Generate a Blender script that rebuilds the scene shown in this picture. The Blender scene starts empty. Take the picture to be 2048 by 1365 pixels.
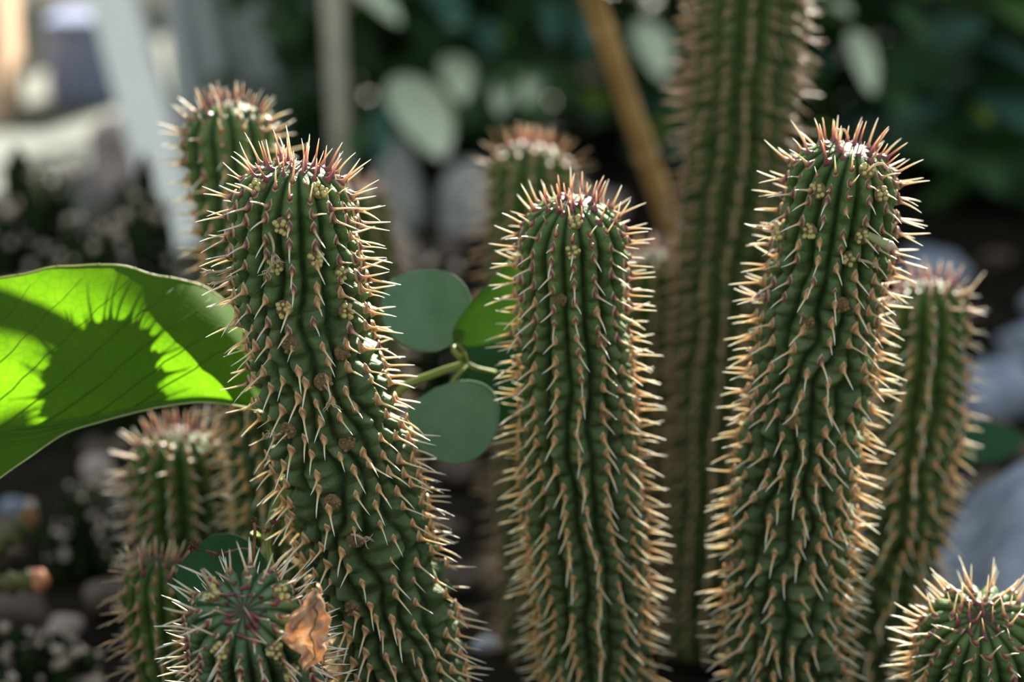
import bpy, math, random
import numpy as np
from mathutils import Vector, Matrix, Euler

random.seed(7)
rng = np.random.default_rng(7)
S = bpy.context.scene
COL = S.collection

# ------------------------------------------------------------------ camera, sky, sun, exposure
CAM_H, PITCH, LENS = 0.50, math.radians(15.0), 85.0
FPX = LENS / 36.0 * 2048.0
cam = bpy.data.cameras.new('camera')
cam.lens = LENS; cam.sensor_width = 36.0
cam.clip_start = 0.02; cam.clip_end = 60
cam.dof.use_dof = True; cam.dof.focus_distance = 0.885; cam.dof.aperture_fstop = 5.4
cam.dof.aperture_blades = 9
camo = bpy.data.objects.new('camera', cam); COL.objects.link(camo)
camo.location = (0, 0, CAM_H); camo.rotation_euler = (math.pi / 2 - PITCH, 0, 0)
S.camera = camo

world = bpy.data.worlds.new('sky'); S.world = world; world.use_nodes = True
wn = world.node_tree; bg = wn.nodes['Background']
tc = wn.nodes.new('ShaderNodeTexCoord'); sx = wn.nodes.new('ShaderNodeSeparateXYZ')
wr = wn.nodes.new('ShaderNodeValToRGB')
wr.color_ramp.elements[0].position = 0.0; wr.color_ramp.elements[0].color = (1.12, 1.18, 1.14, 1)
wr.color_ramp.elements[1].position = 0.7; wr.color_ramp.elements[1].color = (0.66, 0.80, 0.92, 1)
wn.links.new(tc.outputs['Generated'], sx.inputs[0]); wn.links.new(sx.outputs[2], wr.inputs[0])
wn.links.new(wr.outputs[0], bg.inputs['Color'])
bg.inputs['Strength'].default_value = 0.74

SUN_AZ, SUN_EL = math.radians(19), math.radians(31)      # azimuth to the right of straight ahead
SUN = Vector((math.sin(SUN_AZ) * math.cos(SUN_EL), math.cos(SUN_AZ) * math.cos(SUN_EL), math.sin(SUN_EL)))
sl = bpy.data.lights.new('sun', 'SUN'); sl.energy = 20; sl.color = (1.0, 0.92, 0.80); sl.angle = math.radians(0.6)
so = bpy.data.objects.new('sun', sl); COL.objects.link(so)
so.rotation_euler = SUN.to_track_quat('Z', 'Y').to_euler(); so.location = SUN * 8

S.view_settings.view_transform = 'Standard'; S.view_settings.look = 'None'
S.view_settings.gamma = 1.0; S.view_settings.use_curve_mapping = False
S.view_settings.exposure = 0.12
S.cycles.use_denoising = True
S.cycles.max_bounces = 8; S.cycles.transmission_bounces = 6; S.cycles.diffuse_bounces = 4
S.cycles.sample_clamp_indirect = 6

CF = np.array((0, math.cos(PITCH), -math.sin(PITCH))); CU = np.array((0, math.sin(PITCH), math.cos(PITCH)))
CR = np.array((1.0, 0, 0)); CC = np.array((0, 0, CAM_H))
def at(px, py, d):
    return CC + d * (CF + CR * (px - 1024) / FPX + CU * (682.5 - py) / FPX)
def proj(P):
    q = np.asarray(P) - CC
    d = q @ CF
    return 1024 + FPX * (q @ CR) / d, 682.5 - FPX * (q @ CU) / d, d
def ground_at(px, py, z=0.0):
    v = CF + CR * (px - 1024) / FPX + CU * (682.5 - py) / FPX
    return CC + v * ((z - CAM_H) / v[2])

# ------------------------------------------------------------------ materials
def newmat(name):
    m = bpy.data.materials.new(name); m.use_nodes = True
    nt = m.node_tree
    for n in list(nt.nodes): nt.nodes.remove(n)
    out = nt.nodes.new('ShaderNodeOutputMaterial')
    return m, nt, out
def N(nt, typ, **kw):
    n = nt.nodes.new(typ)
    for k, v in kw.items():
        if k in n.inputs.keys(): n.inputs[k].default_value = v
        else: setattr(n, k, v)
    return n
def c4(c): return (c[0], c[1], c[2], 1)
def ramp(nt, stops, fac=None):
    r = nt.nodes.new('ShaderNodeValToRGB')
    while len(r.color_ramp.elements) < len(stops): r.color_ramp.elements.new(0.5)
    for e, (p, c) in zip(r.color_ramp.elements, stops):
        e.position = p; e.color = c4(c)
    if fac is not None: nt.links.new(fac, r.inputs[0])
    return r
def noise(nt, scale, detail=4, rough=0.55, vec=None, obj=True):
    n = nt.nodes.new('ShaderNodeTexNoise'); n.inputs['Scale'].default_value = scale
    n.inputs['Detail'].default_value = detail; n.inputs['Roughness'].default_value = rough
    if vec is None:
        t = nt.nodes.new('ShaderNodeTexCoord'); vec = t.outputs['Object']
    nt.links.new(vec, n.inputs['Vector'])
    return n
def mixc(nt, fac, a, b, mode='MIX'):
    m = nt.nodes.new('ShaderNodeMix'); m.data_type = 'RGBA'; m.blend_type = mode
    for sock, v in ((m.inputs[0], fac), (m.inputs[6], a), (m.inputs[7], b)):
        if hasattr(v, 'links'): nt.links.new(v, sock)
        elif isinstance(v, (int, float)): sock.default_value = v
        else: sock.default_value = c4(v)
    return m.outputs[2]
def attr(nt, name):
    a = nt.nodes.new('ShaderNodeAttribute'); a.attribute_name = name; return a.outputs['Fac']

def stem_material(name, ridge, mid, furrow, sss=0.0):
    m, nt, out = newmat(name)
    p = N(nt, 'ShaderNodeBsdfPrincipled', Roughness=0.58)
    p.inputs['Specular IOR Level'].default_value = 0.14
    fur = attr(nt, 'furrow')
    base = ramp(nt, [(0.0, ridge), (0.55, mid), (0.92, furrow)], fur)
    n1 = noise(nt, 90, 5, 0.6)
    bl = ramp(nt, [(0.35, (0.56, 0.68, 0.58)), (0.66, (1.22, 1.18, 1.30))], n1.outputs[0])
    col = mixc(nt, 1.0, base.outputs[0], bl.outputs[0], 'MULTIPLY')
    n2 = noise(nt, 420, 4, 0.7)
    sp = ramp(nt, [(0.60, (0, 0, 0)), (0.74, (1, 1, 1))], n2.outputs[0])
    col = mixc(nt, sp.outputs[0], col, tuple(c * 0.62 for c in mid))
    tip_dist = attr(nt, 'tip_dist')
    n3 = noise(nt, 160, 5, 0.65)
    brown = N(nt, 'ShaderNodeMath', operation='MULTIPLY'); nt.links.new(tip_dist, brown.inputs[0])
    r3 = ramp(nt, [(0.55, (0, 0, 0)), (0.7, (1, 1, 1))], n3.outputs[0]); nt.links.new(r3.outputs[0], brown.inputs[1])
    col = mixc(nt, brown.outputs[0], col, (0.15, 0.12, 0.065))
    yr = ramp(nt, [(0.0, (0.98, 1.10, 0.82)), (0.12, (1.08, 1.10, 1.02)), (0.5, (0.80, 0.84, 0.76))], attr(nt, 'tip_dist')); col = mixc(nt, 1.0, col, yr.outputs[0], 'MULTIPLY')  # tint by distance from the tip: greener at the tip, darker further down
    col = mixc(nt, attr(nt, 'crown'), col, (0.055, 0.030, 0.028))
    nt.links.new(col, p.inputs['Base Color'])
    if sss:
        p.inputs['Subsurface Weight'].default_value = sss
        p.inputs['Subsurface Radius'].default_value = (0.5, 1.0, 0.25)
        p.inputs['Subsurface Scale'].default_value = 0.004
    v = N(nt, 'ShaderNodeTexVoronoi'); v.feature = 'DISTANCE_TO_EDGE'; v.inputs['Scale'].default_value = 190
    t = nt.nodes.new('ShaderNodeTexCoord'); nt.links.new(t.outputs['Object'], v.inputs['Vector'])
    rv = ramp(nt, [(0.0, (0, 0, 0)), (0.09, (1, 1, 1))], v.outputs['Distance'])
    b = N(nt, 'ShaderNodeBump', Strength=0.35, Distance=0.0004); nt.links.new(rv.outputs[0], b.inputs['Height'])
    b2 = N(nt, 'ShaderNodeBump', Strength=0.45, Distance=0.0005); nt.links.new(n2.outputs[0], b2.inputs['Height'])
    nt.links.new(b.outputs[0], b2.inputs['Normal']); nt.links.new(b2.outputs[0], p.inputs['Normal'])
    nt.links.new(p.outputs[0], out.inputs[0])
    return m

def spine_material(name, stops, trans=0.45, length=0.011):
    """colour runs along the spine from its woody foot to its tip"""
    m, nt, out = newmat(name)
    t = nt.nodes.new('ShaderNodeAttribute'); t.attribute_name = 'along'
    r = ramp(nt, stops, t.outputs['Fac'])
    p = N(nt, 'ShaderNodeBsdfPrincipled', Roughness=0.38)
    p.inputs['Specular IOR Level'].default_value = 0.5
    nt.links.new(r.outputs[0], p.inputs['Base Color'])
    p.inputs['Subsurface Weight'].default_value = trans
    p.inputs['Subsurface Radius'].default_value = (1.0, 0.9, 0.75)
    p.inputs['Subsurface Scale'].default_value = 0.0011
    nt.links.new(p.outputs[0], out.inputs[0])
    return m

def plain(name, col, rough=0.6, var=0.25, scale=60, bump=0.2, trans=0.0, tcol=None, col2=None, bdist=0.001, spec=0.4):
    m, nt, out = newmat(name)
    p = N(nt, 'ShaderNodeBsdfPrincipled', Roughness=rough)
    p.inputs['Specular IOR Level'].default_value = spec
    n = noise(nt, scale, 6, 0.6)
    c2 = col2 or tuple(min(1, c * (1 + var)) for c in col)
    r = ramp(nt, [(0.32, tuple(c * (1 - var) for c in col)), (0.68, c2)], n.outputs[0])
    nt.links.new(r.outputs[0], p.inputs['Base Color'])
    if bump:
        b = N(nt, 'ShaderNodeBump', Strength=bump, Distance=bdist); nt.links.new(n.outputs[0], b.inputs['Height'])
        nt.links.new(b.outputs[0], p.inputs['Normal'])
    sh = p.outputs[0]
    if trans:
        tr = N(nt, 'ShaderNodeBsdfTranslucent'); tr.inputs[0].default_value = c4(tcol or col)
        mx = N(nt, 'ShaderNodeMixShader', Fac=trans)
        nt.links.new(sh, mx.inputs[1]); nt.links.new(tr.outputs[0], mx.inputs[2]); sh = mx.outputs[0]
    nt.links.new(sh, out.inputs[0])
    return m

M = {}
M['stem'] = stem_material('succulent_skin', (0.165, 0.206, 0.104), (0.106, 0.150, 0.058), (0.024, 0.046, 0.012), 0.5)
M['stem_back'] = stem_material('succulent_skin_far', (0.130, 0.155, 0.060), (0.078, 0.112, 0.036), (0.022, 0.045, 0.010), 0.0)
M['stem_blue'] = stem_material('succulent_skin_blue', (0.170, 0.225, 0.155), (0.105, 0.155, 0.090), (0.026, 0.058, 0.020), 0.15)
M['spine'] = spine_material('spine_tan', [(0.0, (0.58, 0.38, 0.18)), (0.04, (0.34, 0.17, 0.07)), (0.09, (0.56, 0.34, 0.16)), (0.30, (0.76, 0.54, 0.27)), (1.0, (0.95, 0.90, 0.74))], 0.85)
M['spine_dark'] = spine_material('spine_dark_foot', [(0.0, (0.55, 0.40, 0.24)), (0.015, (0.42, 0.25, 0.15)), (0.04, (0.11, 0.035, 0.034)), (0.085, (0.22, 0.09, 0.06)), (0.15, (0.50, 0.30, 0.18)), (0.30, (0.74, 0.54, 0.34)), (1.0, (0.95, 0.90, 0.76))], 0.85)
M['spine_young'] = spine_material('spine_young', [(0.0, (0.11, 0.028, 0.042)), (0.22, (0.30, 0.10, 0.09)), (0.55, (0.62, 0.34, 0.24)), (1.0, (0.90, 0.70, 0.52))], 0.8)
M['spine_shaded'] = spine_material('spine_shade_tone', [(0.0, (0.22, 0.12, 0.065)), (0.1, (0.36, 0.22, 0.11)), (1.0, (0.50, 0.38, 0.24))], 0.35)  # shade of the back stems put into a duller, darker spine colour
M['areole'] = plain('areole_felt', (0.36, 0.21, 0.11), 0.9, 0.3, 500, 0.3)
M['bud'] = plain('bud_skin', (0.58, 0.52, 0.20), 0.5, 0.25, 400, 0.2, 0.15, (0.6, 0.55, 0.2))
M['bud_scar'] = plain('bud_scar', (0.20, 0.135, 0.06), 0.85, 0.4, 600, 0.6)
M['dry_thread'] = plain('dry_petal', (0.62, 0.50, 0.34), 0.7, 0.25, 400, 0.3, 0.3, (0.7, 0.55, 0.35))
M['pod'] = plain('flower_pod', (0.50, 0.52, 0.26), 0.5, 0.15, 250, 0.1, 0.35, (0.6, 0.6, 0.3))
M['pod_tip'] = plain('flower_pod_tip', (0.75, 0.60, 0.50), 0.5, 0.15, 250, 0.1, 0.4, (0.8, 0.65, 0.5))

# ------------------------------------------------------------------ mesh helpers
class MB:
    def __init__(self): self.v = []; self.f = []; self.n = 0
    def add(self, verts, faces):
        self.v.append(np.asarray(verts, float)); self.f += [tuple(i + self.n for i in f) for f in faces]; self.n += len(verts)
    def tube(self, pts, radii, seg=8, caps=True):
        pts = np.asarray(pts, float); k = len(pts); radii = np.interp(np.linspace(0, 1, k), np.linspace(0, 1, len(radii)), radii); vs = []; T = np.gradient(pts, axis=0)
        T /= np.maximum(np.linalg.norm(T, axis=1)[:, None], 1e-9)
        a = np.array((0, 0, 1.0)) if abs(T[0][2]) < 0.9 else np.array((1.0, 0, 0))
        u = np.cross(T[0], a); u /= np.linalg.norm(u)
        for i in range(k):
            u = u - T[i] * (u @ T[i]); u /= np.linalg.norm(u); w = np.cross(T[i], u)
            for j in range(seg):
                th = 2 * math.pi * j / seg
                vs.append(pts[i] + radii[i] * (u * math.cos(th) + w * math.sin(th)))
        fs = []
        for i in range(k - 1):
            for j in range(seg):
                a0 = i * seg + j; a1 = i * seg + (j + 1) % seg
                fs.append((a0, a1, a1 + seg, a0 + seg))
        if caps:
            fs.append(tuple(range(seg - 1, -1, -1))); fs.append(tuple((k - 1) * seg + j for j in range(seg)))
        self.add(vs, fs)
    def blob(self, c, r, lat=6, lon=8, ax=(1, 1, 1), jit=0.0):
        c = np.asarray(c, float); vs = [c + np.array((0, 0, r * ax[2]))]
        for i in range(1, lat):
            ph = math.pi * i / lat
            for j in range(lon):
                th = 2 * math.pi * j / lon; q = 1 + jit * (random.random() - 0.5)
                vs.append(c + r * q * np.array((ax[0] * math.sin(ph) * math.cos(th), ax[1] * math.sin(ph) * math.sin(th), ax[2] * math.cos(ph))))
        vs.append(c - np.array((0, 0, r * ax[2]))); fs = []
        for j in range(lon): fs.append((0, 1 + j, 1 + (j + 1) % lon))
        for i in range(lat - 2):
            for j in range(lon):
                a = 1 + i * lon + j; b = 1 + i * lon + (j + 1) % lon
                fs.append((a, a + lon, b + lon, b))
        o = 1 + (lat - 2) * lon
        for j in range(lon): fs.append((len(vs) - 1, o + (j + 1) % lon, o + j))
        self.add(vs, fs)
    def mesh(self, name, mat, smooth=True, origin=None):
        V = np.concatenate(self.v) if self.v else np.zeros((0, 3))
        if origin is not None: V = V - np.asarray(origin)
        me = bpy.data.meshes.new(name); me.from_pydata(V.tolist(), [], self.f)
        me.materials.append(mat)
        if smooth: me.polygons.foreach_set('use_smooth', [True] * len(me.polygons))
        me.update(); return me
def link(name, data, parent=None, **props):
    o = bpy.data.objects.new(name, data); COL.objects.link(o)
    if parent is not None: o.parent = parent
    for k, v in props.items(): o[k] = v
    return o
def empty(name, loc, label, cat, group=None):
    o = bpy.data.objects.new(name, None); COL.objects.link(o); o.location = loc; o.empty_display_size = 0.01
    o['label'] = label; o['category'] = cat
    if group: o['group'] = group
    return o
def quads_mesh(name, V, F, mat, attrs=None):
    me = bpy.data.meshes.new(name)
    me.vertices.add(len(V)); me.vertices.foreach_set('co', np.ascontiguousarray(V, np.float32).ravel())
    nf = len(F); k = F.shape[1]
    me.loops.add(nf * k); me.loops.foreach_set('vertex_index', F.astype(np.int32).ravel())
    me.polygons.add(nf); me.polygons.foreach_set('loop_start', np.arange(0, nf * k, k, dtype=np.int32))
    me.update(calc_edges=True); me.validate()
    me.polygons.foreach_set('use_smooth', np.ones(len(me.polygons), bool))
    for a, arr in (attrs or {}).items():
        at_ = me.attributes.new(a, 'FLOAT', 'POINT'); at_.data.foreach_set('value', np.ascontiguousarray(arr, np.float32))
    me.materials.append(mat); return me
def grid_faces(nu, nv, wrap=False):
    i = np.arange(nu - 1)[:, None]; j = np.arange(nv if wrap else nv - 1)[None, :]
    a = i * nv + j; b = i * nv + (j + 1) % nv
    return np.stack([a, b, b + nv, a + nv], -1).reshape(-1, 4)
def catmull(P, n=400):
    P = np.asarray(P, float); P = np.vstack([2 * P[0] - P[1], P, 2 * P[-1] - P[-2]]); out = []
    k = len(P) - 3; m = n // k + 1
    for i in range(k):
        t = np.linspace(0, 1, m, endpoint=False)[:, None]
        a, b, c, d = P[i:i + 4]
        out.append(0.5 * (2 * b + (c - a) * t + (2 * a - 5 * b + 4 * c - d) * t ** 2 + (3 * b - a - 3 * c + d) * t ** 3))
    out.append(P[-2][None]); return np.concatenate(out)

# ------------------------------------------------------------------ spine templates (z outwards, y up the rib)
def spine_template(L, bend, side, seg=6, foot=1.12):
    zs = np.array([-0.0006, 0.0, 0.0005, 0.0012, 0.0021, 0.0035, 0.0060, 0.0085, 0.0105, 0.0112]) / 0.0112 * L
    rx = np.array([0.00125, 0.00120, 0.00100, 0.00068, 0.00047, 0.00038, 0.00033, 0.00025, 0.00012, 0.00003])
    ry = np.array([0.00195, 0.00185, 0.00150, 0.00090, 0.00055, 0.00040, 0.00033, 0.00025, 0.00012, 0.00003])
    rx[:4] *= foot; ry[:4] *= foot
    V = []; al = []
    for z, a, b in zip(zs, rx, ry):
        t = max(0, z) / L
        cy = -bend * L * t * t - 0.0004 * foot * min(1, t * 8); cx = side * L * t * t
        for j in range(seg):
            th = 2 * math.pi * j / seg + math.pi / 2
            sn = math.sin(th); pt = 1.45 if sn > 0.9 and z < 0.001 else 1.0
            V.append((cx + a * math.cos(th), cy + b * sn * pt, z)); al.append(t)
    F = grid_faces(len(zs), seg, True)
    return np.array(V), F, np.array(al)
TEMPL = [spine_template(L, b, s) for L, b, s in ((0.0118, 0.10, 0.04), (0.0108, 0.18, -0.06), (0.0126, 0.05, 0.08), (0.0098, 0.24, 0.0), (0.0120, -0.06, -0.05))]
TEMPL_Y = [spine_template(L, b, s, foot=1.05) for L, b, s in ((0.0102, 0.06, 0.03), (0.0086, -0.06, 0.0), (0.0112, 0.12, -0.05))]
_tm = {}
def tmesh(kind, i, mat):
    k = (kind, i, mat)
    if k not in _tm:
        V, F, al = (TEMPL if kind == 'o' else TEMPL_Y)[i]
        _tm[k] = quads_mesh('spine', V, F, M[mat], {'along': al})
    return _tm[k]

# ------------------------------------------------------------------ a spiny ribbed stem
class Stem: pass
STEMS = {}
def make_stem(name, label, pts, d0, ribs=17, sp=0.0075, fine=0.0006, per=12, mat='stem', slope=1.0, seed=1, nparts=300,
              down=(0.1, 0.35), furrow=0.14, tub=0.105, scale=1.0, dome=0.85, group=None, density=1.0, warpa=0.10, depths=None, young=0.011, darkto=0.07, to_ground=True, waists=(), stray=0.13, tiplean=0.75, tipmess=0.12, tipscale=0.85, dull=False):
    """pts: (px, py, radius px) down the axis from the growing tip; each point is placed in space by its distance"""
    r_ = np.random.default_rng(seed)
    W = []; R = []
    for i, (x, y, rp) in enumerate(pts):
        d = depths[i] if depths else d0 + slope * (y - pts[0][1]) / FPX * d0 * math.tan(PITCH)
        W.append(at(x, y, d)); R.append(rp * 0.94 * d / FPX)
    W = np.array(W); frame_end = len(W) - 1
    if to_ground and W[-1][2] > 0.01:
        dv = W[-1] - W[-2]; dv /= np.linalg.norm(dv); z = W[-1][2]
        hv = dv * (z * 0.5 / max(0.5, -dv[2]))
        mid = W[-1] + np.array((hv[0] * 0.6, hv[1] * 0.6, -z * 0.5))
        end = mid + np.array((hv[0] * 0.25, hv[1] * 0.25, -z * 0.5 - 0.004))
        W = np.vstack([W, mid, end]); R += [R[-1] * 0.96, R[-1] * 0.86]
    C = catmull(W, 600); ds = np.r_[0, np.cumsum(np.linalg.norm(np.diff(C, axis=0), axis=1))]
    L = ds[-1]; n = 700; sg = np.linspace(0, L, n)
    C = np.stack([np.interp(sg, ds, C[:, k]) for k in range(3)], 1)
    # radius by nearest position on the axis
    sk = [sg[np.argmin(np.linalg.norm(C - w, axis=1))] for w in W]
    Rg = np.interp(sg, sk, R)
    for sw, amp, wd in waists: Rg *= 1 - amp * np.exp(-((sg - sw) / wd) ** 2)
    T = np.gradient(C, axis=0); T /= np.linalg.norm(T, axis=1)[:, None]
    u = np.array((0, -1.0, 0)); U = []
    for i in range(n):
        u = u - T[i] * (u @ T[i]); u /= np.linalg.norm(u); U.append(u)
    U = np.array(U); V2 = np.cross(T, U)
    ph = r_.uniform(0, 6.28, 8); Ld = dome * R[0]
    def warp(th, s):
        g = np.clip((s - 0.02) / 0.06, 0.12, 1)
        return g * warpa * (np.sin(s * 62 + 2 * th + ph[0]) + 0.55 * np.sin(s * 141 - 3 * th + ph[1]) + 0.30 * np.sin(s * 260 + 5 * th + ph[2])) + 0.9 * s * math.sin(ph[3])
    jit = r_.uniform(-0.22, 0.22, (ribs, 400))
    joff = r_.uniform(-0.2, 0.2, ribs)
    DS = 1.30   # growing tip: the knobs sit closer together
    def arc(s):
        q = np.clip(s / Ld, 0, 1); return np.where(s < Ld, np.arccos(1 - q) * Ld * DS, s - Ld + Ld * math.pi / 2 * DS)
    def unarc(a):
        A_ = Ld * math.pi / 2 * DS; return np.where(a < A_, Ld * (1 - np.cos(np.clip(a, 0, A_) / (Ld * DS))), a - A_ + Ld)
    def tub_s(j, k): return (k + 0.5 * (j % 2) + joff[j] + jit[j, k]) * sp
    def surf(th, s, bumps=True):
        th = np.asarray(th, float); s = np.asarray(s, float)
        tp = th + warp(th, s); rho = (tp / (2 * math.pi) * ribs) % ribs
        j = np.round(rho).astype(int) % ribs; uu = rho - np.round(rho)
        q = np.clip(s / Ld, 0, 1); prof = np.sqrt(np.clip(1 - (1 - q) ** 2, 0, 1)) ** 0.92
        Rr = np.interp(s, sg, Rg) * prof
        sa = arc(s); k0 = np.clip(np.round(sa / sp - 0.5 * (j % 2) - joff[j]), 0, 398).astype(int)
        best = np.full(s.shape, 9.0)
        for dk in (-1, 0, 1):
            kk = np.clip(k0 + dk, 0, 399); c = (sa - tub_s(j, kk)) / sp
            best = np.where(np.abs(c) < np.abs(best), c, best)
        au = np.abs(2 * uu)
        fade = np.clip(s / 0.0045, 0.0, 1)
        fd = furrow * (1 - 0.35 * np.clip((s - 0.05) / 0.1, 0, 1))
        rib = fd * (0.42 - au ** 2.6)
        tb_amp = tub * np.clip(0.35 + (s - 0.01) / 0.05, 0.35, 1.0)
        tb = tb_amp * (np.exp(-(best / 0.22) ** 2) * 0.9 * np.exp(-(au / 0.55) ** 2) + 0.55 * (np.cos(2 * math.pi * np.clip(best, -0.5, 0.5)) * 0.5 + 0.5) ** 0.7 * (1 - au ** 2)) - tb_amp * 0.4
        lump = 0.03 * np.sin(s * 95 + 3 * th + ph[4]) + 0.02 * np.sin(s * 210 - 2 * th + ph[5])
        Rr = Rr * (1 + (fade * (rib + tb - tb_amp * 0.42 * np.exp(-((0.5 - np.minimum(np.abs(best), 0.5)) / 0.085) ** 2) * (1 - au ** 3)) + lump * fade) * (1 if bumps else 0))
        dz = -Ld * 0.0 * (1 - fade)
        cen = np.stack([np.interp(s, sg, C[:, k]) for k in range(3)], -1)
        uu3 = np.stack([np.interp(s, sg, U[:, k]) for k in range(3)], -1); vv3 = np.stack([np.interp(s, sg, V2[:, k]) for k in range(3)], -1)
        P = cen + Rr[..., None] * (np.cos(th)[..., None] * uu3 + np.sin(th)[..., None] * vv3)
        return P, np.maximum(au, np.exp(-((0.5 - np.minimum(np.abs(best), 0.5)) / 0.07) ** 2) * 0.78 * np.clip(s / 0.03, 0, 1)), np.abs(best)
    st = Stem(); st.surf = surf; st.L = L; st.name = name; st.R = R[0]; st.sp = sp; st.C = C; st.T = T; st.sg = sg
    # rows: dense in view, coarse below the frame
    _, yy, _ = proj(C); vis_end = sg[np.argmax(yy > 1440)] if (yy > 1440).any() else L
    st.vis = vis_end
    phi = np.linspace(0, math.pi / 2, max(10, int(Ld * 1.57 / fine)))
    rows = list(Ld * (1 - np.cos(phi)))
    rows += list(np.arange(Ld + fine, vis_end, fine)); rows += list(np.arange(rows[-1] + 0.002, L, 0.002)) + [L]
    rows[0] = 1e-9; rows = np.array(rows); nth = ribs * per
    TH, SS = np.meshgrid(np.linspace(0, 2 * math.pi, nth, endpoint=False), rows)
    P, au, bs = surf(TH, SS)
    base = W[-1].copy() if to_ground else C[-1].copy(); base[2] = max(0.0, base[2])
    root = empty(name, Vector(base), label, 'succulent', group); st.root = root; st.base = base
    tip_dist = np.clip((SS - 0.03) / 0.22, 0, 1)
    V = np.concatenate([P.reshape(-1, 3), C[0][None]]) - base
    F = grid_faces(len(rows), nth, True)
    me = quads_mesh('stem_body', V[:-1], F, M[mat], {'furrow': au.ravel(), 'tip_dist': tip_dist.ravel(), 'crown': (0.85 * np.exp(-(SS / 0.0005))).ravel()})
    link('stem_body', me, root)
    # spines
    recs = []; kmax = int((L + Ld) / sp) + 1
    for j in range(ribs):
        for k in range(kmax):
            s = float(unarc(np.array(tub_s(j, k)))) if tub_s(j, k) > 0.0012 else -1
            if s < 0.00003 or s > L - 0.004: continue
            q = min(1, s / Ld); rl = st.R * math.sqrt(max(0, 1 - (1 - q) ** 2)) * 2 * math.pi / ribs
            if rl < 0.0024 and r_.random() > rl / 0.0024 * density: continue
            if s > 0.03 and r_.random() > 0.97 * density: continue
            t = 2 * math.pi * j / ribs
            for _ in range(6): t = 2 * math.pi * j / ribs - warp(np.array(t), np.array(s))
            recs.append((float(t), s))
    th = np.array([a for a, _ in recs]); ss = np.array([b for _, b in recs])
    P0, _, _ = surf(th, ss)
    e = 0.0006
    A, _, _ = surf(th + 0.03, ss, False); B, _, _ = surf(th - 0.03, ss, False)
    A2, _, _ = surf(th, ss + e, False); B2, _, _ = surf(th, np.maximum(ss - e, 1e-5), False)
    nn = np.cross(A2 - B2, A - B); nn /= np.linalg.norm(nn, axis=1)[:, None]
    cen = np.stack([np.interp(ss, sg, C[:, k]) for k in range(3)], 1)
    flip = np.einsum('ij,ij->i', nn, P0 - cen + 1e-6 * 0 - np.stack([np.interp(ss, sg, T[:, k]) for k in range(3)], 1) * 0.004) < 0
    nn[flip] *= -1
    tt = np.stack([np.interp(ss, sg, T[:, k]) for k in range(3)], 1)
    dn = down[0] + (down[1] - down[0]) * np.clip((ss - 0.02) / 0.10, 0, 1)
    D = nn + tt * dn[:, None] + r_.normal(0, stray, nn.shape); 
    up_ = np.clip(1 - ss / 0.010, 0, 1)[:, None]; D += -tt * tiplean * up_ ** 0.8 + r_.normal(0, tipmess, nn.shape) * up_
    D /= np.linalg.norm(D, axis=1)[:, None]
    Y = -tt - D * np.einsum('ij,ij->i', -tt, D)[:, None]
    Y += 1e-5; Y /= np.linalg.norm(Y, axis=1)[:, None]
    X = np.cross(Y, D); X /= np.linalg.norm(X, axis=1)[:, None]
    sc = scale * r_.uniform(0.82, 1.12, len(ss)) * np.where(r_.random(len(ss)) < 0.07, 0.6, 1.0) * np.clip(tipscale + ss / 0.012, 0.6, 1)
    tocam = CC - P0; tocam /= np.linalg.norm(tocam, axis=1)[:, None]
    face = np.einsum('ij,ij->i', nn, tocam); px, py, _ = proj(P0 + D * 0.006)
    inside = (px > -30) & (px < 2078) & (py > -30) & (py < 1395)
    score = np.where(inside, face, -9)
    order = np.argsort(-score); single = set(order[:nparts].tolist()) if nparts else set()
    single = {i for i in single if score[i] > -0.55}
    rest = {}
    for i in range(len(ss)):
        yg = ss[i] < young * 0.45 and (ss[i] < young * 0.25 or r_.random() < 0.6)
        kind = 'y' if yg else 'o'
        mt = 'spine_young' if yg else ('spine_dark' if r_.random() < 1.25 - ss[i] / darkto else 'spine')
        if dull and mt != 'spine_young': mt = 'spine_shaded'
        ti = int(r_.integers(0, 3 if yg else 5))
        mtx = np.stack([X[i] * sc[i], Y[i] * sc[i], D[i] * sc[i]], 1)
        org = P0[i] - nn[i] * 0.0002
        if i in single:
            o = bpy.data.objects.new('spine', tmesh(kind, ti, mt)); COL.objects.link(o); o.parent = root
            Mx = Matrix.Identity(4)
            for a in range(3):
                for b in range(3): Mx[a][b] = mtx[a, b]
                Mx[a][3] = org[a] - base[a]
            o.matrix_local = Mx
        else:
            tv, tf, tl = (TEMPL_Y if yg else TEMPL)[ti]
            g = rest.setdefault(mt, [[], [], [], 0])
            g[0].append(tv @ mtx.T + org - base); g[1].append(tf + g[3]); g[2].append(tl); g[3] += len(tv)
    if rest:
        Vs = []; Fs = []; As = []; mi = []; off = 0; mats = []
        for q, (mt, g) in enumerate(rest.items()):
            v = np.concatenate(g[0]); f = np.concatenate(g[1]) + off; Vs.append(v); Fs.append(f); As.append(np.concatenate(g[2])); mi += [q] * len(f); off += len(v); mats.append(mt)
        me = quads_mesh('spines', np.concatenate(Vs), np.concatenate(Fs), M[mats[0]], {'along': np.concatenate(As)})
        for mt in mats[1:]: me.materials.append(M[mt])
        if len(me.polygons) == len(mi): me.polygons.foreach_set('material_index', mi)
        link('spines', me, root, kind='stuff')
    STEMS[name + str(seed)] = st; st.spineP = P0
    return st

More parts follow.
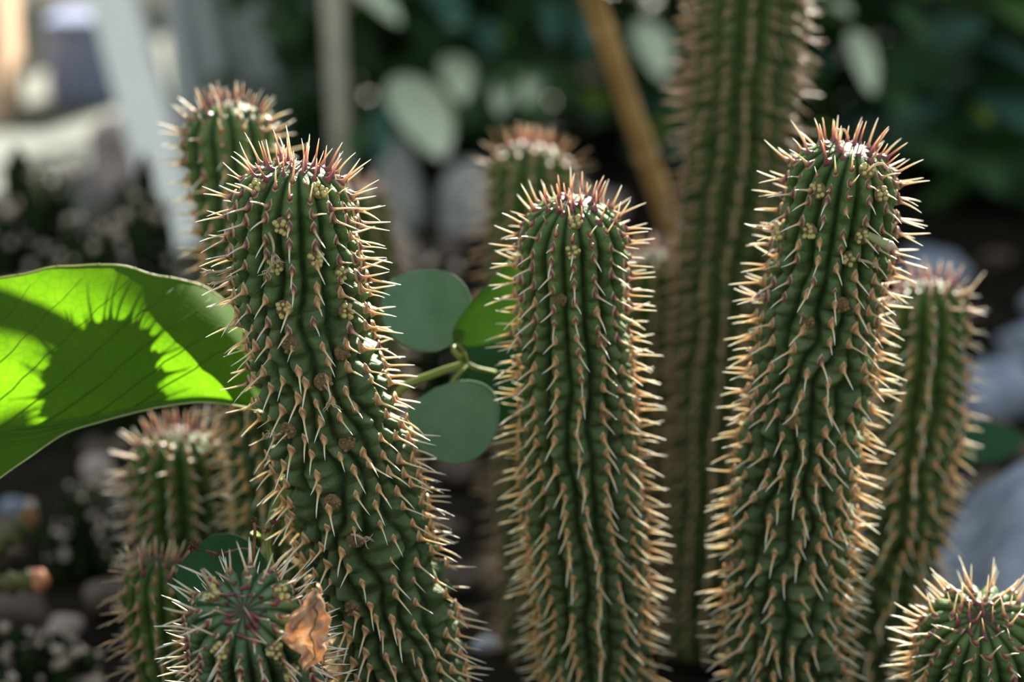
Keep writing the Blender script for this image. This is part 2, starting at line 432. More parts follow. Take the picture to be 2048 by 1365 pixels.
def locate(st, px, py):
    """the point of the stem's skin that faces the camera at a pixel"""
    th, ss = np.meshgrid(np.linspace(0, 2 * math.pi, 120, endpoint=False), np.linspace(0.002, min(st.L, st.vis + 0.02), 260))
    P, _, _ = st.surf(th.ravel(), ss.ravel(), True); x, y, d = proj(P)
    sc = np.hypot(x - px, y - py) + (d - d.min()) * FPX * 0.35
    i = int(np.argmin(sc)); t, s = th.ravel()[i], ss.ravel()[i]
    p = P[i]; A, _, _ = st.surf(np.array([t + .03, t - .03, t, t]), np.array([s, s, s + .0005, s - .0005]), False)
    n = np.cross(A[2] - A[3], A[0] - A[1]); n /= np.linalg.norm(n)
    cen = np.array([np.interp(s, st.sg, st.C[:, k]) for k in range(3)])
    if n @ (p - cen) < 0: n = -n
    T = np.array([np.interp(s, st.sg, st.T[:, k]) for k in range(3)])
    return p, n, T

budmesh = None
def bud_cluster(st, px, py, rad=0.0042, n=7, old=False, seed=0):
    """a ring of rounded flower buds (or their scars) seated in the furrow"""
    r = random.Random(seed * 7 + int(px)); p, nrm, T = locate(st, px, py)
    u = np.cross(nrm, T); u /= np.linalg.norm(u); v = np.cross(nrm, u)
    b = MB(); b.blob((0, 0, 0), 1, 7, 12, (1, 1, 0.42), 0.14)
    me = b.mesh('bud_cluster', M['bud_scar']); me.transform(Matrix([[u[i] * rad * 0.95, v[i] * rad * 1.0, nrm[i] * rad, 0] for i in range(3)] + [[0, 0, 0, 1]]))
    cl = link('bud_cluster', me, st.root); cl.location = Vector(p + nrm * 0.0001 - st.base)
    for k in range(n):
        a = 2.4 * k + r.random(); q = rad * (0.15 + 0.68 * math.sqrt((k + 0.4) / n)); rr = rad * (r.uniform(0.22, 0.34) if not old else r.uniform(0.16, 0.28))
        pos = nrm * (rad * 0.38) + u * q * math.cos(a) + v * q * math.sin(a)
        bb = MB(); bb.blob((0, 0, 0), 1, 6, 9, (1, 1, 1.25), 0.08)
        m2 = bb.mesh('bud', M['bud_scar' if old else 'bud'])
        dirn = nrm + 0.35 * (u * math.cos(a) + v * math.sin(a)); dirn /= np.linalg.norm(dirn)
        q2 = Vector(dirn).to_track_quat('Z', 'Y').to_matrix().to_4x4()
        m2.transform(q2 @ Matrix.Diagonal((rr, rr, rr, 1)))
        o = link('bud', m2, cl); o.location = Vector(pos)
    return p, nrm
def dry_flower(st, px, py, dx, dy, L=0.009, n=6, seed=0, lift=0.003):
    """shrivelled flower: a stalk that frays into pale threads"""
    r = random.Random(seed); p, nrm, T = locate(st, px, py); d = float(proj(p)[2])
    dirn = CR * dx - CU * dy; dirn = dirn / np.linalg.norm(dirn)
    b = MB(); pts = []; rad = []
    side = np.cross(nrm, dirn)
    for i in range(7):
        t = i / 6; pts.append(p + nrm * (0.0012 + lift * math.sin(t * 2.2)) + dirn * L * 0.62 * t + side * L * 0.14 * math.sin(t * 3)); rad.append(0.00062 * (1 - 0.35 * t) * (1 + 0.5 * (t > 0.85)))
    b.tube(pts, rad, 6)
    e = pts[-1]
    for k in range(n):
        a = r.uniform(-1.0, 1.0); c = r.uniform(-0.5, 0.9); l = L * r.uniform(0.30, 0.6); q = []
        for i in range(5):
            t = i / 4; q.append(e + (dirn * math.cos(a) + side * math.sin(a)) * l * t + nrm * c * l * t * (1 - 0.6 * t) + side * 0.0008 * math.sin(5 * t + k))
        b.tube(q, [0.00030, 0.00026, 0.0002, 0.00014, 0.00005], 5)
    base = p
    me = b.mesh('dried_flower', M['dry_thread'], True, base); o = link('dried_flower', me, st.root); o.location = Vector(base - st.base)

# ------------------------------------------------------------------ leaves
def leaf_mesh(name, B, Tp, nh, width, mat, nu=22, nv=14, cup=0.12, arch=0.05, power=0.62, skew=0.9, wav=0.0, origin=(0, 0, 0), seed=0, notch=0.0):
    B = np.asarray(B, float); Tp = np.asarray(Tp, float); ax = Tp - B; Ln = np.linalg.norm(ax); a = ax / Ln
    nh = np.asarray(nh, float); nh = nh - a * (nh @ a); nh /= np.linalg.norm(nh); sd = np.cross(a, nh)
    r = np.random.default_rng(seed); ph = r.uniform(0, 6, 3)
    t = np.linspace(0, 1, nu); v = np.linspace(-1, 1, nv)
    TT, VV = np.meshgrid(t, v, indexing='ij')
    w = width * np.sin(math.pi * np.clip(TT, 0, 1) ** skew) ** power
    w = np.maximum(w, 1e-5)
    along = TT * Ln - notch * Ln * np.abs(VV) ** 2 * (1 - TT) ** 4
    P = B + a * along[..., None] + sd * (VV * w)[..., None] + nh * (cup * width * VV ** 2 * np.sin(math.pi * TT) + arch * Ln * np.sin(math.pi * TT) + wav * width * np.sin(TT * 9 + ph[0] + VV * 2) * VV ** 2)[..., None]
    me = quads_mesh(name, P.reshape(-1, 3) - np.asarray(origin), grid_faces(nu, nv), mat, {'across': np.abs(VV).ravel(), 'lengthwise': TT.ravel()})
    return me
def thick(o, t):
    m = o.modifiers.new('thickness', 'SOLIDIFY'); m.thickness = t; m.offset = 0
    return o
def leaf_material(name, top, trans_col, fac, vein=0.5, rough=0.45, scale=9, under=None, spec=0.35):
    m, nt, out = newmat(name)
    al = attr(nt, 'lengthwise'); ac = attr(nt, 'across')
    mr = ramp(nt, [(0.0, (1, 1, 1)), (0.05, (0, 0, 0))], ac)
    mA = N(nt, 'ShaderNodeMath', operation='MULTIPLY'); nt.links.new(ac, mA.inputs[0]); mA.inputs[1].default_value = -0.35
    mB = N(nt, 'ShaderNodeMath', operation='ADD'); nt.links.new(al, mB.inputs[0]); nt.links.new(mA.outputs[0], mB.inputs[1])
    mC = N(nt, 'ShaderNodeMath', operation='MULTIPLY'); nt.links.new(mB.outputs[0], mC.inputs[0]); mC.inputs[1].default_value = scale
    mD = N(nt, 'ShaderNodeMath', operation='PINGPONG'); nt.links.new(mC.outputs[0], mD.inputs[0]); mD.inputs[1].default_value = 0.5
    vr = ramp(nt, [(0.0, (1, 1, 1)), (0.10, (0, 0, 0))], mD.outputs[0])
    vn = N(nt, 'ShaderNodeMath', operation='MAXIMUM'); nt.links.new(mr.outputs[0], vn.inputs[0]); nt.links.new(vr.outputs[0], vn.inputs[1])
    vm = N(nt, 'ShaderNodeMath', operation='MULTIPLY'); nt.links.new(vn.outputs[0], vm.inputs[0]); vm.inputs[1].default_value = vein
    n = noise(nt, 70, 5)
    var = ramp(nt, [(0.3, (0.8, 0.85, 0.8)), (0.7, (1.15, 1.1, 1.15))], n.outputs[0])
    c = mixc(nt, 1.0, top, var.outputs[0], 'MULTIPLY')
    c = mixc(nt, vm.outputs[0], c, tuple(min(1, q * 1.5 + 0.02) for q in top))
    p = N(nt, 'ShaderNodeBsdfPrincipled', Roughness=rough); p.inputs['Specular IOR Level'].default_value = spec
    nt.links.new(c, p.inputs['Base Color'])
    tc_ = mixc(nt, 1.0, trans_col, var.outputs[0], 'MULTIPLY')
    tc_ = mixc(nt, vm.outputs[0], tc_, tuple(q * 0.45 for q in trans_col))
    tr = N(nt, 'ShaderNodeBsdfTranslucent'); nt.links.new(tc_, tr.inputs[0])
    mx = N(nt, 'ShaderNodeMixShader', Fac=fac); nt.links.new(p.outputs[0], mx.inputs[1]); nt.links.new(tr.outputs[0], mx.inputs[2])
    nt.links.new(mx.outputs[0], out.inputs[0])
    return m
M['leaf_glauc'] = leaf_material('glaucous_leaf', (0.100, 0.19, 0.100), (0.10, 0.22, 0.04), 0.10, 0.15, 0.6)
M['leaf_green'] = leaf_material('green_leaf', (0.10, 0.20, 0.05), (0.18, 0.38, 0.04), 0.35, 0.15)
M['leaf_dark'] = leaf_material('dark_leaf', (0.025, 0.085, 0.030), (0.05, 0.14, 0.02), 0.15, 0.25, 0.7, spec=0.15)
M['leaf_yellow'] = leaf_material('yellow_leaf', (0.28, 0.36, 0.05), (0.45, 0.55, 0.05), 0.5, 0.1)
M['bg_dark'] = leaf_material('shrub_leaf_dark', (0.036, 0.086, 0.034), (0.05, 0.13, 0.012), 0.25, 0.2, 0.4)
M['bg_mid'] = leaf_material('shrub_leaf_mid', (0.070, 0.150, 0.055), (0.16, 0.32, 0.03), 0.3, 0.2, 0.45)
M['bg_pale'] = leaf_material('shrub_leaf_pale', (0.80, 0.86, 0.62), (0.5, 0.6, 0.3), 0.25, 0.1, 0.5)
M['bg_teal'] = leaf_material('shrub_leaf_teal', (0.060, 0.150, 0.110), (0.05, 0.14, 0.06), 0.2, 0.2, 0.4)
M['stalk'] = plain('leaf_stalk', (0.17, 0.22, 0.05), 0.5, 0.2, 200, 0.1)
M['margin'] = plain('leaf_margin', (0.42, 0.46, 0.22), 0.5, 0.2, 200, 0.1, 0.4, (0.6, 0.65, 0.25))
M['bark'] = plain('shrub_bark', (0.060, 0.050, 0.035), 0.85, 0.4, 80, 0.5)

# ================================================================== GROUND
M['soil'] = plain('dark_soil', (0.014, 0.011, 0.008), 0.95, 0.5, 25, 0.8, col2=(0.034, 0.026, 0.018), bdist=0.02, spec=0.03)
gx, gy = np.meshgrid(np.linspace(-2.6, 2.6, 150), np.linspace(-0.6, 5.2, 170), indexing='ij')
def gz(x, y):
    return 0.006 * np.sin(x * 9 + 1.3) * np.sin(y * 7) + 0.004 * np.sin(x * 23 + y * 17) + 0.002 * np.sin(x * 61) * np.sin(y * 53)
G = np.stack([gx, gy, gz(gx, gy) - 0.006], -1).reshape(-1, 3)
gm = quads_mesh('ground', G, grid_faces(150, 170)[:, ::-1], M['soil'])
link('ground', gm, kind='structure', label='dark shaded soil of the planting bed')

# ================================================================== STEMS
s1 = make_stem('spiny_stem', 'tall sharp spiny green stem beside the backlit broad leaf, curled white thread near its tip',
    [(592, 327, 122), (588, 400, 122), (590, 480, 122), (600, 580, 122), (618, 680, 121), (645, 780, 126), (678, 890, 130), (706, 990, 130), (735, 1090, 128), (772, 1200, 124), (805, 1340, 120), (825, 1450, 118)],
    0.885, slope=1.3, seed=11, ribs=17, nparts=300, down=(0.0, 0.42), warpa=0.16)
s2 = make_stem('spiny_stem', 'middle upright spiny stem with golden spines, right of the rounded grey-green leaves',
    [(1142, 403, 104), (1143, 470, 106), (1144, 560, 106), (1148, 680, 107), (1152, 800, 109), (1160, 920, 113), (1167, 1030, 116), (1178, 1150, 112), (1186, 1260, 106), (1192, 1420, 104)],
    0.928, slope=2.2, seed=23, ribs=16, sp=0.0072, nparts=300, scale=0.96, down=(-0.05, 0.22), warpa=0.06, mat='stem')
s3 = make_stem('spiny_stem', 'spiny stem leaning right with a pale green flower pod near its tip',
    [(1703, 292, 104), (1690, 350, 108), (1676, 430, 112), (1660, 520, 113), (1642, 620, 112), (1624, 740, 116), (1606, 860, 116), (1592, 980, 116), (1580, 1100, 115), (1570, 1220, 114), (1564, 1340, 112), (1560, 1450, 110)],
    0.918, slope=1.8, seed=37, ribs=17, nparts=300, down=(0.0, 0.20), warpa=0.14)
s4 = make_stem('spiny_stem', 'blurred spiny stem standing close behind the right-leaning stem, grey boulder to its right',
    [(1852, 560, 78), (1853, 620, 82), (1848, 720, 82), (1838, 840, 80), (1825, 960, 76), (1800, 1080, 84), (1772, 1180, 84), (1752, 1290, 82), (1740, 1440, 80)],
    1.10, seed=41, ribs=13, per=8, fine=0.0011, nparts=230, mat='stem_back', waists=((0.092, 0.10, 0.005), (0.128, 0.14, 0.004), (0.160, 0.12, 0.004)))
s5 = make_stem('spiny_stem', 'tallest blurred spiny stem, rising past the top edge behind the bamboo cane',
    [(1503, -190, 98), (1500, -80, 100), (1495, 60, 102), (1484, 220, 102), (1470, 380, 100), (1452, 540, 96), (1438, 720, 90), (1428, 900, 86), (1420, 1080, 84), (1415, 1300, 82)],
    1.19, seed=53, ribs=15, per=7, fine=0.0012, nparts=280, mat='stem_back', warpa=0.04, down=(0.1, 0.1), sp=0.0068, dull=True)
s6 = make_stem('spiny_stem', 'blurred bright green spiny stem rising above the broad leaf in front of the pale post',
    [(448, 205, 86), (456, 270, 92), (466, 350, 90), (478, 440, 84), (494, 540, 80), (510, 660, 80), (524, 800, 80), (540, 960, 80)],
    1.035, seed=61, ribs=13, per=8, fine=0.0011, nparts=170, mat='stem', down=(-0.1, 0.0), darkto=0.03)
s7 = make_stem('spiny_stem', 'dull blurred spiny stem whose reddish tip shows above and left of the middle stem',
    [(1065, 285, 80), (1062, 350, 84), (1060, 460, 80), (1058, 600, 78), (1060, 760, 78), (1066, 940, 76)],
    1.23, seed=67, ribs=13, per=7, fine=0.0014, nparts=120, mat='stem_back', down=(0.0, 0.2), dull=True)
s8 = make_stem('spiny_stem', 'short rounded spiny stem below the broad leaf, spines pale at its left edge',
    [(350, 862, 88), (354, 930, 95), (362, 1010, 95), (372, 1100, 92), (380, 1220, 90)],
    1.10, seed=71, ribs=14, per=8, fine=0.0011, nparts=180, mat='stem_back', down=(0.0, 0.1))
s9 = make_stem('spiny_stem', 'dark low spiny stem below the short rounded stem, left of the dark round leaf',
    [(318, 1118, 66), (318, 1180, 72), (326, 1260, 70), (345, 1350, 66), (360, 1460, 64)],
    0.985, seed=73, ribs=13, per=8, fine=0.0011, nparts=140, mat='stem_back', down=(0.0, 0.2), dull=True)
s10 = make_stem('spiny_stem', 'blue-green spiny stem head bent towards the viewer with a dry brown leaf on it',
    [(487, 1222, 106), (492, 1250, 110), (503, 1300, 112), (530, 1400, 112)], 0.86,
    depths=[0.835, 0.850, 0.870, 0.893], seed=83, ribs=16, sp=0.0066, nparts=220, mat='stem_blue', down=(0.0, 0.1), dome=0.7, young=0.006, darkto=0.12, tiplean=0.1, tipmess=0.55, tipscale=1.0, tub=0.15, furrow=0.17)
s11 = make_stem('spiny_stem', 'low spiny stem head at the bottom right in front of the grey boulder',
    [(1962, 1236, 112), (1958, 1290, 118), (1946, 1370, 116), (1930, 1500, 112)], 0.95,
    depths=[0.930, 0.946, 0.970, 1.000], seed=97, ribs=16, sp=0.0066, nparts=170, mat='stem', down=(-0.1, 0.1), dome=0.75, young=0.0035, darkto=0.02, tiplean=0.4, tipmess=0.35, tipscale=0.9, tub=0.13)
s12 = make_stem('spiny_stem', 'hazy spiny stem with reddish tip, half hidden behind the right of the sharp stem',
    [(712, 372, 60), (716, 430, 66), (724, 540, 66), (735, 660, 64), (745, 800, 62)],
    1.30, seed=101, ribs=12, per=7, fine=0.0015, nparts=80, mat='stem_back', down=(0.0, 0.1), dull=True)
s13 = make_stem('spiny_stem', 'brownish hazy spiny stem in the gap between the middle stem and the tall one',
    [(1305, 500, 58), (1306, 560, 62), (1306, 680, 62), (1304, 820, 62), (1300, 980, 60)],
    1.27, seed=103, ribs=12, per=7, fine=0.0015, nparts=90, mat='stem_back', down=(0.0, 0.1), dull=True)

for i, (x, y, old) in enumerate([(558, 452, 0), (628, 516, 0), (556, 528, 0), (568, 620, 0), (516, 372, 0), (634, 384, 0), (680, 548, 0), (582, 686, 1), (682, 706, 1), (642, 764, 1), (578, 858, 1), (690, 886, 1), (666, 1004, 1), (708, 1080, 1), (706, 1212, 1), (694, 626, 0)]):
    bud_cluster(s1, x, y, 0.0034 if not old else 0.0036, 8 if not old else 6, bool(old), i)
for i, (x, y, old) in enumerate([(1152, 446, 0), (1148, 502, 0), (1118, 600, 1), (1206, 690, 1), (1210, 832, 1)]):
    bud_cluster(s2, x, y, 0.0031, 7, bool(old), 20 + i)
for i, (x, y, old) in enumerate([(1636, 384, 0), (1732, 340, 0), (1620, 462, 0), (1722, 470, 0), (1700, 520, 0), (1764, 386, 0), (1682, 612, 1), (1616, 646, 1), (1530, 455, 0), (1588, 846, 1), (1640, 960, 1)]):
    bud_cluster(s3, x, y, 0.0034, 7, bool(old), 30 + i)
for i, (x, y) in enumerate([(440, 1300), (548, 1300), (560, 1190), (424, 1190), (598, 1345)]):
    bud_cluster(s10, x, y, 0.0035, 7, False, 50 + i)
for i, (st, x, y, dx, dy, L) in enumerate([(s1, 541, 462, 0.35, 1, 0.012), (s1, 548, 510, -0.3, 1, 0.007), (s1, 470, 532, -1, 0.1, 0.009), (s1, 470, 560, -0.9, 0.4, 0.008), (s1, 646, 768, 0.25, 1, 0.010), (s1, 706, 1076, 1, 0.2, 0.008),
        (s1, 575, 856, -1, 0.1, 0.006), (s3, 1738, 335, 1, 0.25, 0.008), (s3, 1712, 516, 1, 0.2, 0.007), (s3, 1545, 450, -1, -0.3, 0.008), (s3, 1700, 262, -1, -0.2, 0.006), (s10, 430, 1180, -0.4, -0.6, 0.005)]):
    dry_flower(st, x, y, dx, dy, L, 6, i)
# the flower pod on the right-leaning stem
p, nrm, T = locate(s3, 1735, 468); b = MB()
dirn = CR * 0.78 - CU * 0.45 - CF * 0.42; dirn /= np.linalg.norm(dirn)
ks = np.linspace(0, 1, 10); prof = [0.0009, 0.0013, 0.0015, 0.0016, 0.0017, 0.0018, 0.0020, 0.0021, 0.0016, 0.0005]
pts = [p + dirn * 0.0125 * k + nrm * 0.001 for k in ks]
b.tube(pts[:8], prof[:8], 9); pod = link('flower_pod', b.mesh('flower_pod', M['pod'], True, p), s3.root); pod.location = Vector(p - s3.base)
b = MB(); b.tube(pts[7:] , [0.0021, 0.0016, 0.0004], 9); b.tube([pts[7], pts[8] + CU * 0.001, pts[9] + dirn * 0.002], [0.0018, 0.0013, 0.0002], 7)
t_ = link('pod_tip', b.mesh('pod_tip', M['pod_tip'], True, p), pod)

# ================================================================== BROAD BACKLIT LEAF
M['broad'] = None
m, nt, out = newmat('broad_leaf'); M['broad'] = m
al = attr(nt, 'lengthwise'); ac = attr(nt, 'across')
n1 = noise(nt, 45, 5, 0.6)
vo = N(nt, 'ShaderNodeTexVoronoi'); vo.feature = 'DISTANCE_TO_EDGE'; vo.inputs['Scale'].default_value = 230
tcx = nt.nodes.new('ShaderNodeTexCoord'); nt.links.new(tcx.outputs['Object'], vo.inputs['Vector'])
rv = ramp(nt, [(0.0, (0.80, 0.86, 0.75)), (0.12, (1, 1, 1))], vo.outputs['Distance'])
base = ramp(nt, [(0.3, (0.11, 0.32, 0.004)), (0.72, (0.19, 0.42, 0.007))], n1.outputs[0])
tcol = mixc(nt, 1.0, base.outputs[0], rv.outputs[0], 'MULTIPLY')
tr = N(nt, 'ShaderNodeBsdfTranslucent'); nt.links.new(tcol, tr.inputs[0])
pb = N(nt, 'ShaderNodeBsdfPrincipled', Roughness=0.7); pb.inputs['Base Color'].default_value = (0.075, 0.16, 0.018, 1); pb.inputs['Specular IOR Level'].default_value = 0.08
bb = N(nt, 'ShaderNodeBump', Strength=0.3, Distance=0.0006); nt.links.new(rv.outputs[0], bb.inputs['Height']); nt.links.new(bb.outputs[0], pb.inputs['Normal'])
mx = N(nt, 'ShaderNodeMixShader', Fac=0.5); nt.links.new(pb.outputs[0], mx.inputs[1]); nt.links.new(tr.outputs[0], mx.inputs[2]); nt.links.new(mx.outputs[0], out.inputs[0])
M['broad_vein'] = plain('broad_leaf_vein', (0.13, 0.26, 0.02), 0.5, 0.2, 200, 0.1, 0.6, (0.25, 0.55, 0.02))
# stations along the midrib from beyond the left edge to the tip: (px, y top, y fold, y low)
stn = [(-560, 800, 860, 905), (-470, 730, 868, 1010), (-340, 660, 872, 1075), (-200, 610, 874, 1080), (-80, 575, 870, 1020), (0, 556, 862, 957), (60, 545, 855, 915), (130, 533, 845, 868), (200, 530, 832, 845), (262, 536, 818, 828), (320, 552, 806, 815), (385, 566, 798, 806), (425, 582, 798, 806), (465, 620, 803, 811), (500, 690, 811, 818), (522, 760, 818, 824), (534, 823, 825, 827)]
sx_ = np.array([q[0] for q in stn], float); kk = np.linspace(0, 1, 110); xs = np.interp(kk, np.linspace(0, 1, len(stn)), sx_)
def cr(col):
    P = catmull(np.stack([sx_, np.array([q[col] for q in stn], float)], 1), 800); return np.interp(xs, P[:, 0], P[:, 1])
yt, yf, yl = cr(1), cr(2), cr(3)
yt = yt + 2.2 * np.sin(xs / 21) * (np.abs(np.sin(xs / 60))) 
nvu, nvl = 26, 14; rowsP = []
def leafpt(i, v):
    """v 0..1 up the lit half, 0..-1 down the folded half"""
    x = xs[i]; d0 = 0.955 + 0.00002 * (x - 500)
    if v >= 0:
        y = yf[i] + (yt[i] - yf[i]) * v; d = d0 - 0.020 * math.sin(v * 1.5) * min(1, (yf[i] - yt[i]) / 260) + 0.018 * v + 0.0012 * math.sin(v * 9 + x / 50) + 0.050 * max(0, v - 0.62) ** 1.3 * min(1, max(0, (x - 230) / 180)) * min(1, max(0, (525 - x) / 60))
    else:
        w = -v; y = yf[i] + (yl[i] - yf[i]) * w; d = d0 - 0.030 * w * min(1, (yl[i] - yf[i]) / 60 + 0.15)
    return at(x, y, d)
vs = np.r_[np.linspace(-1, 0, nvl)[:-1], np.linspace(0, 1, nvu)]
LP = np.array([[leafpt(i, v) for v in vs] for i in range(len(xs))])
pbase = ground_at(-420, 1500); pbase = np.array((at(-560, 862, 0.915)[0] - 0.02, 0.99, 0.0))
plantL = empty('broad_leaf_plant', Vector(pbase), 'plant with one broad pointed leaf glowing green against the sun, beside the tall sharp stem', 'leafy plant')
ll = link('leaf', quads_mesh('leaf', LP.reshape(-1, 3) - pbase, grid_faces(len(xs), len(vs)), M['broad'],
     {'lengthwise': np.repeat(np.linspace(0, 1, len(xs)), len(vs)), 'across': np.tile(np.abs(vs), len(xs))}), plantL)
b = MB(); b.tube([LP[i, nvl - 1] for i in range(0, len(xs), 3)], [0.0010 - 0.0007 * i / len(xs) for i in range(0, len(xs), 3)], 6)
link('midrib', b.mesh('midrib', M['broad_vein'], True, pbase), ll)
b = MB(); b.tube([LP[i, -1] for i in range(len(xs))], [0.00045] * len(xs), 5); b.tube([LP[i, 0] for i in range(len(xs))], [0.0004] * len(xs), 5)
for i in range(6, len(xs) - 3, 8):   # little teeth on the edge
    q = LP[i, -1]; b.tube([q, q + CU * 0.0007 + CR * 0.0009], [0.0005, 0.0001], 5)
link('leaf_margin', b.mesh('leaf_margin', M['margin'], True, pbase), ll)
for k, i0 in enumerate([2, 12, 22, 32, 42, 52, 61]):
    for sgn in (1, -1):
        b = MB(); q = []
        for t in np.linspace(0, 0.93, 16):
            i = min(len(xs) - 2, i0 + int(round(42 * t ** 0.9))); v = t ** 1.15 * sgn
            j = int(np.argmin(np.abs(vs - v))); v0 = leafpt(i, v)
            q.append(v0)
        b.tube(q, list(np.linspace(0.00042, 0.00012, len(q))), 5)
        link('vein', b.mesh('vein', M['broad_vein'], True, pbase), ll)
b = MB(); p0 = LP[0, nvl - 1]; b.tube(catmull([p0, p0 + (-0.015, 0.004, -0.012), (p0 + pbase) / 2 + (-0.012, 0, 0), pbase - (0, 0, .004)], 24), [0.0028] * 25, 8)
link('leaf_stalk', b.mesh('leaf_stalk', M['stalk'], True, pbase), plantL)

# added stalk shape, unseen above the frame, placed sunward to shade the leaf
SV = np.array(SUN) * 0.26
arch = [leafpt(int(np.argmin(np.abs(xs - x))), v) + SV for x, v in ((-170, 0.80), (-60, 0.86), (40, 0.74), (110, 0.60), (175, 0.46), (250, 0.30))]
l0 = arch[0]; side = np.array((-0.30, 1.16, 0.20)); b = MB()
b.tube(catmull([pbase + (-0.03, 0.06, -.004), side, side + (0.0, 0.01, 0.22), (side + (0, 0.01, 0.22) + l0) / 2 + (0, 0, 0.05)] + arch, 60), [0.0030, 0.0032, 0.0036, 0.0040, 0.0044, 0.0040], 8)
link('leaf_stalk', b.mesh('leaf_stalk', M['stalk'], True, pbase), plantL)  # added shadow caster, parented to the broad leaf plant

# ================================================================== ROUND GREY-GREEN LEAVES IN THE MIDDLE
base = np.array((at(760, 1300, 1.02)[0], 1.05, 0.0))
sprig = empty('round_leaf_sprig', Vector(base), 'sprig of smooth rounded grey-green leaves between the sharp stem and the middle stem', 'leafy plant')
J = at(932, 728, 0.985)
b = MB(); b.tube(catmull([base - (0, 0, .004), at(735, 1050, 1.03), at(760, 860, 1.0), at(800, 782, 0.985), at(870, 748, 0.985), J], 40), [0.0016] * 42, 8)
b.tube([J, at(905, 700, 0.983), at(908, 690, 0.985)], [0.0012, 0.001, 0.0009], 7); b.tube([J, at(955, 738, 0.99), at(990, 745, 1.0)], [0.0012, 0.001, 0.0009], 7)
b.tube([J, at(925, 700, 0.98), at(915, 688, 0.975)], [0.0012, 0.001, 0.0009], 7); b.tube([J, at(908, 760, 0.98), at(895, 776, 0.98)], [0.0012, 0.0009, 0.0008], 7)
link('stalk', b.mesh('stalk', M['stalk'], True, base), sprig)
def add_leaf(parent, org, B, Tp, nh, width, mat, label=None, th=0.0005, **kw):
    o = link('leaf', leaf_mesh('leaf', B, Tp, nh, width, M[mat], origin=org, **kw), parent); thick(o, th)
    if label: o['label'] = label
    return o
toc = -CF
add_leaf(sprig, base, at(912, 688, 0.982), at(786, 558, 1.0), toc * 0.9 + CU * 0.35, 0.0185, 'leaf_glauc', cup=0.25, power=0.6, skew=0.80)
add_leaf(sprig, base, at(908, 686, 0.978), at(1052, 500, 0.985), toc * 0.55 + CR * 0.75 - CU * 0.1, 0.0150, 'leaf_green', 'leaf folded up, brighter green with a light shine', cup=0.45, power=0.65, skew=0.85)
add_leaf(sprig, base, at(870, 776, 0.978), at(948, 922, 0.965), toc * 0.9 + CU * 0.3, 0.0195, 'leaf_glauc', cup=0.2, power=0.5, skew=0.88)
add_leaf(sprig, base, at(985, 650, 1.02), at(1010, 850, 1.02), toc + CR * 0.1, 0.0165, 'leaf_dark', 'dark shaded leaf turned away', cup=0.2, power=0.6)

# dark round leaf behind the bent head, on a thin lit stalk
base = np.array((at(520, 1365, 0.95)[0], 0.985, 0.0))
sp2 = empty('round_leaf_shoot', Vector(base), 'large dark round leaf on a thin green stalk behind the bent stem head', 'leafy plant')
add_leaf(sp2, base, at(545, 1155, 0.945), at(348, 1180, 0.94), toc + CU * 0.35, 0.0185, 'leaf_dark', cup=0.18, power=0.52, skew=0.9)
add_leaf(sp2, base, at(470, 1230, 0.93), at(420, 1315, 0.92), toc + CU * 0.6, 0.006, 'leaf_yellow', 'small yellow-green leaf', cup=0.2)
b = MB(); b.tube(catmull([base - (0, 0, .004), at(560, 1290, 0.955), at(548, 1160, 0.945), at(535, 1090, 0.945), at(548, 1010, 0.945), at(575, 960, 0.95)], 36), [0.0012] * 38, 7)
b.tube(catmull([at(552, 1200, 0.95), at(500, 1230, .935), at(470, 1232, .93)], 10), [0.0007] * 13, 6)
link('stalk', b.mesh('stalk', M['stalk'], True, base), sp2)
add_leaf(sp2, base, at(545, 1030, 0.945), at(572, 940, 0.955), toc * 0.5 + CR, 0.005, 'leaf_green', 'narrow backlit bract', cup=0.2)
add_leaf(sp2, base, at(530, 1085, 0.94), at(500, 1068, 0.935), toc * 0.5 + CU, 0.003, 'leaf_yellow', 'pale leaf bud', cup=0.3)

# dark leaf by the boulder
base = ground_at(1900, 985); fl = empty('ground_leaf_plant', Vector(base), 'dark green angular leaf lying between the grey boulder and the smaller stone', 'leafy plant')
add_leaf(fl, base, at(1880, 920, 1.28), at(2046, 868, 1.30), toc * 0.6 + CU, 0.0200, 'leaf_dark', cup=0.1, power=0.75)
b = MB(); b.tube([base - (0, 0, .004), at(1872, 950, 1.30), at(1882, 920, 1.28)], [0.0015] * 3, 6); link('stalk', b.mesh('stalk', M['stalk'], True, base), fl)

# ================================================================== DRY BROWN LEAF and DRIED INFLORESCENCE on the bent head
m, nt, out = newmat('dry_leaf'); M['dry'] = m
n1 = noise(nt, 120, 6, 0.65); r1 = ramp(nt, [(0.3, (0.42, 0.22, 0.10)), (0.52, (0.68, 0.46, 0.28)), (0.72, (0.90, 0.74, 0.55))], n1.outputs[0])
p_ = N(nt, 'ShaderNodeBsdfPrincipled', Roughness=0.33); nt.links.new(r1.outputs[0], p_.inputs['Base Color'])
tr = N(nt, 'ShaderNodeBsdfTranslucent'); nt.links.new(r1.outputs[0], tr.inputs[0]); mx = N(nt, 'ShaderNodeMixShader', Fac=0.42)
b_ = N(nt, 'ShaderNodeBump', Strength=0.5, Distance=0.0008); nt.links.new(n1.outputs[0], b_.inputs['Height']); nt.links.new(b_.outputs[0], p_.inputs['Normal'])
nt.links.new(p_.outputs[0], mx.inputs[1]); nt.links.new(tr.outputs[0], mx.inputs[2]); nt.links.new(mx.outputs[0], out.inputs[0])
nu, nv = 40, 26; V = []
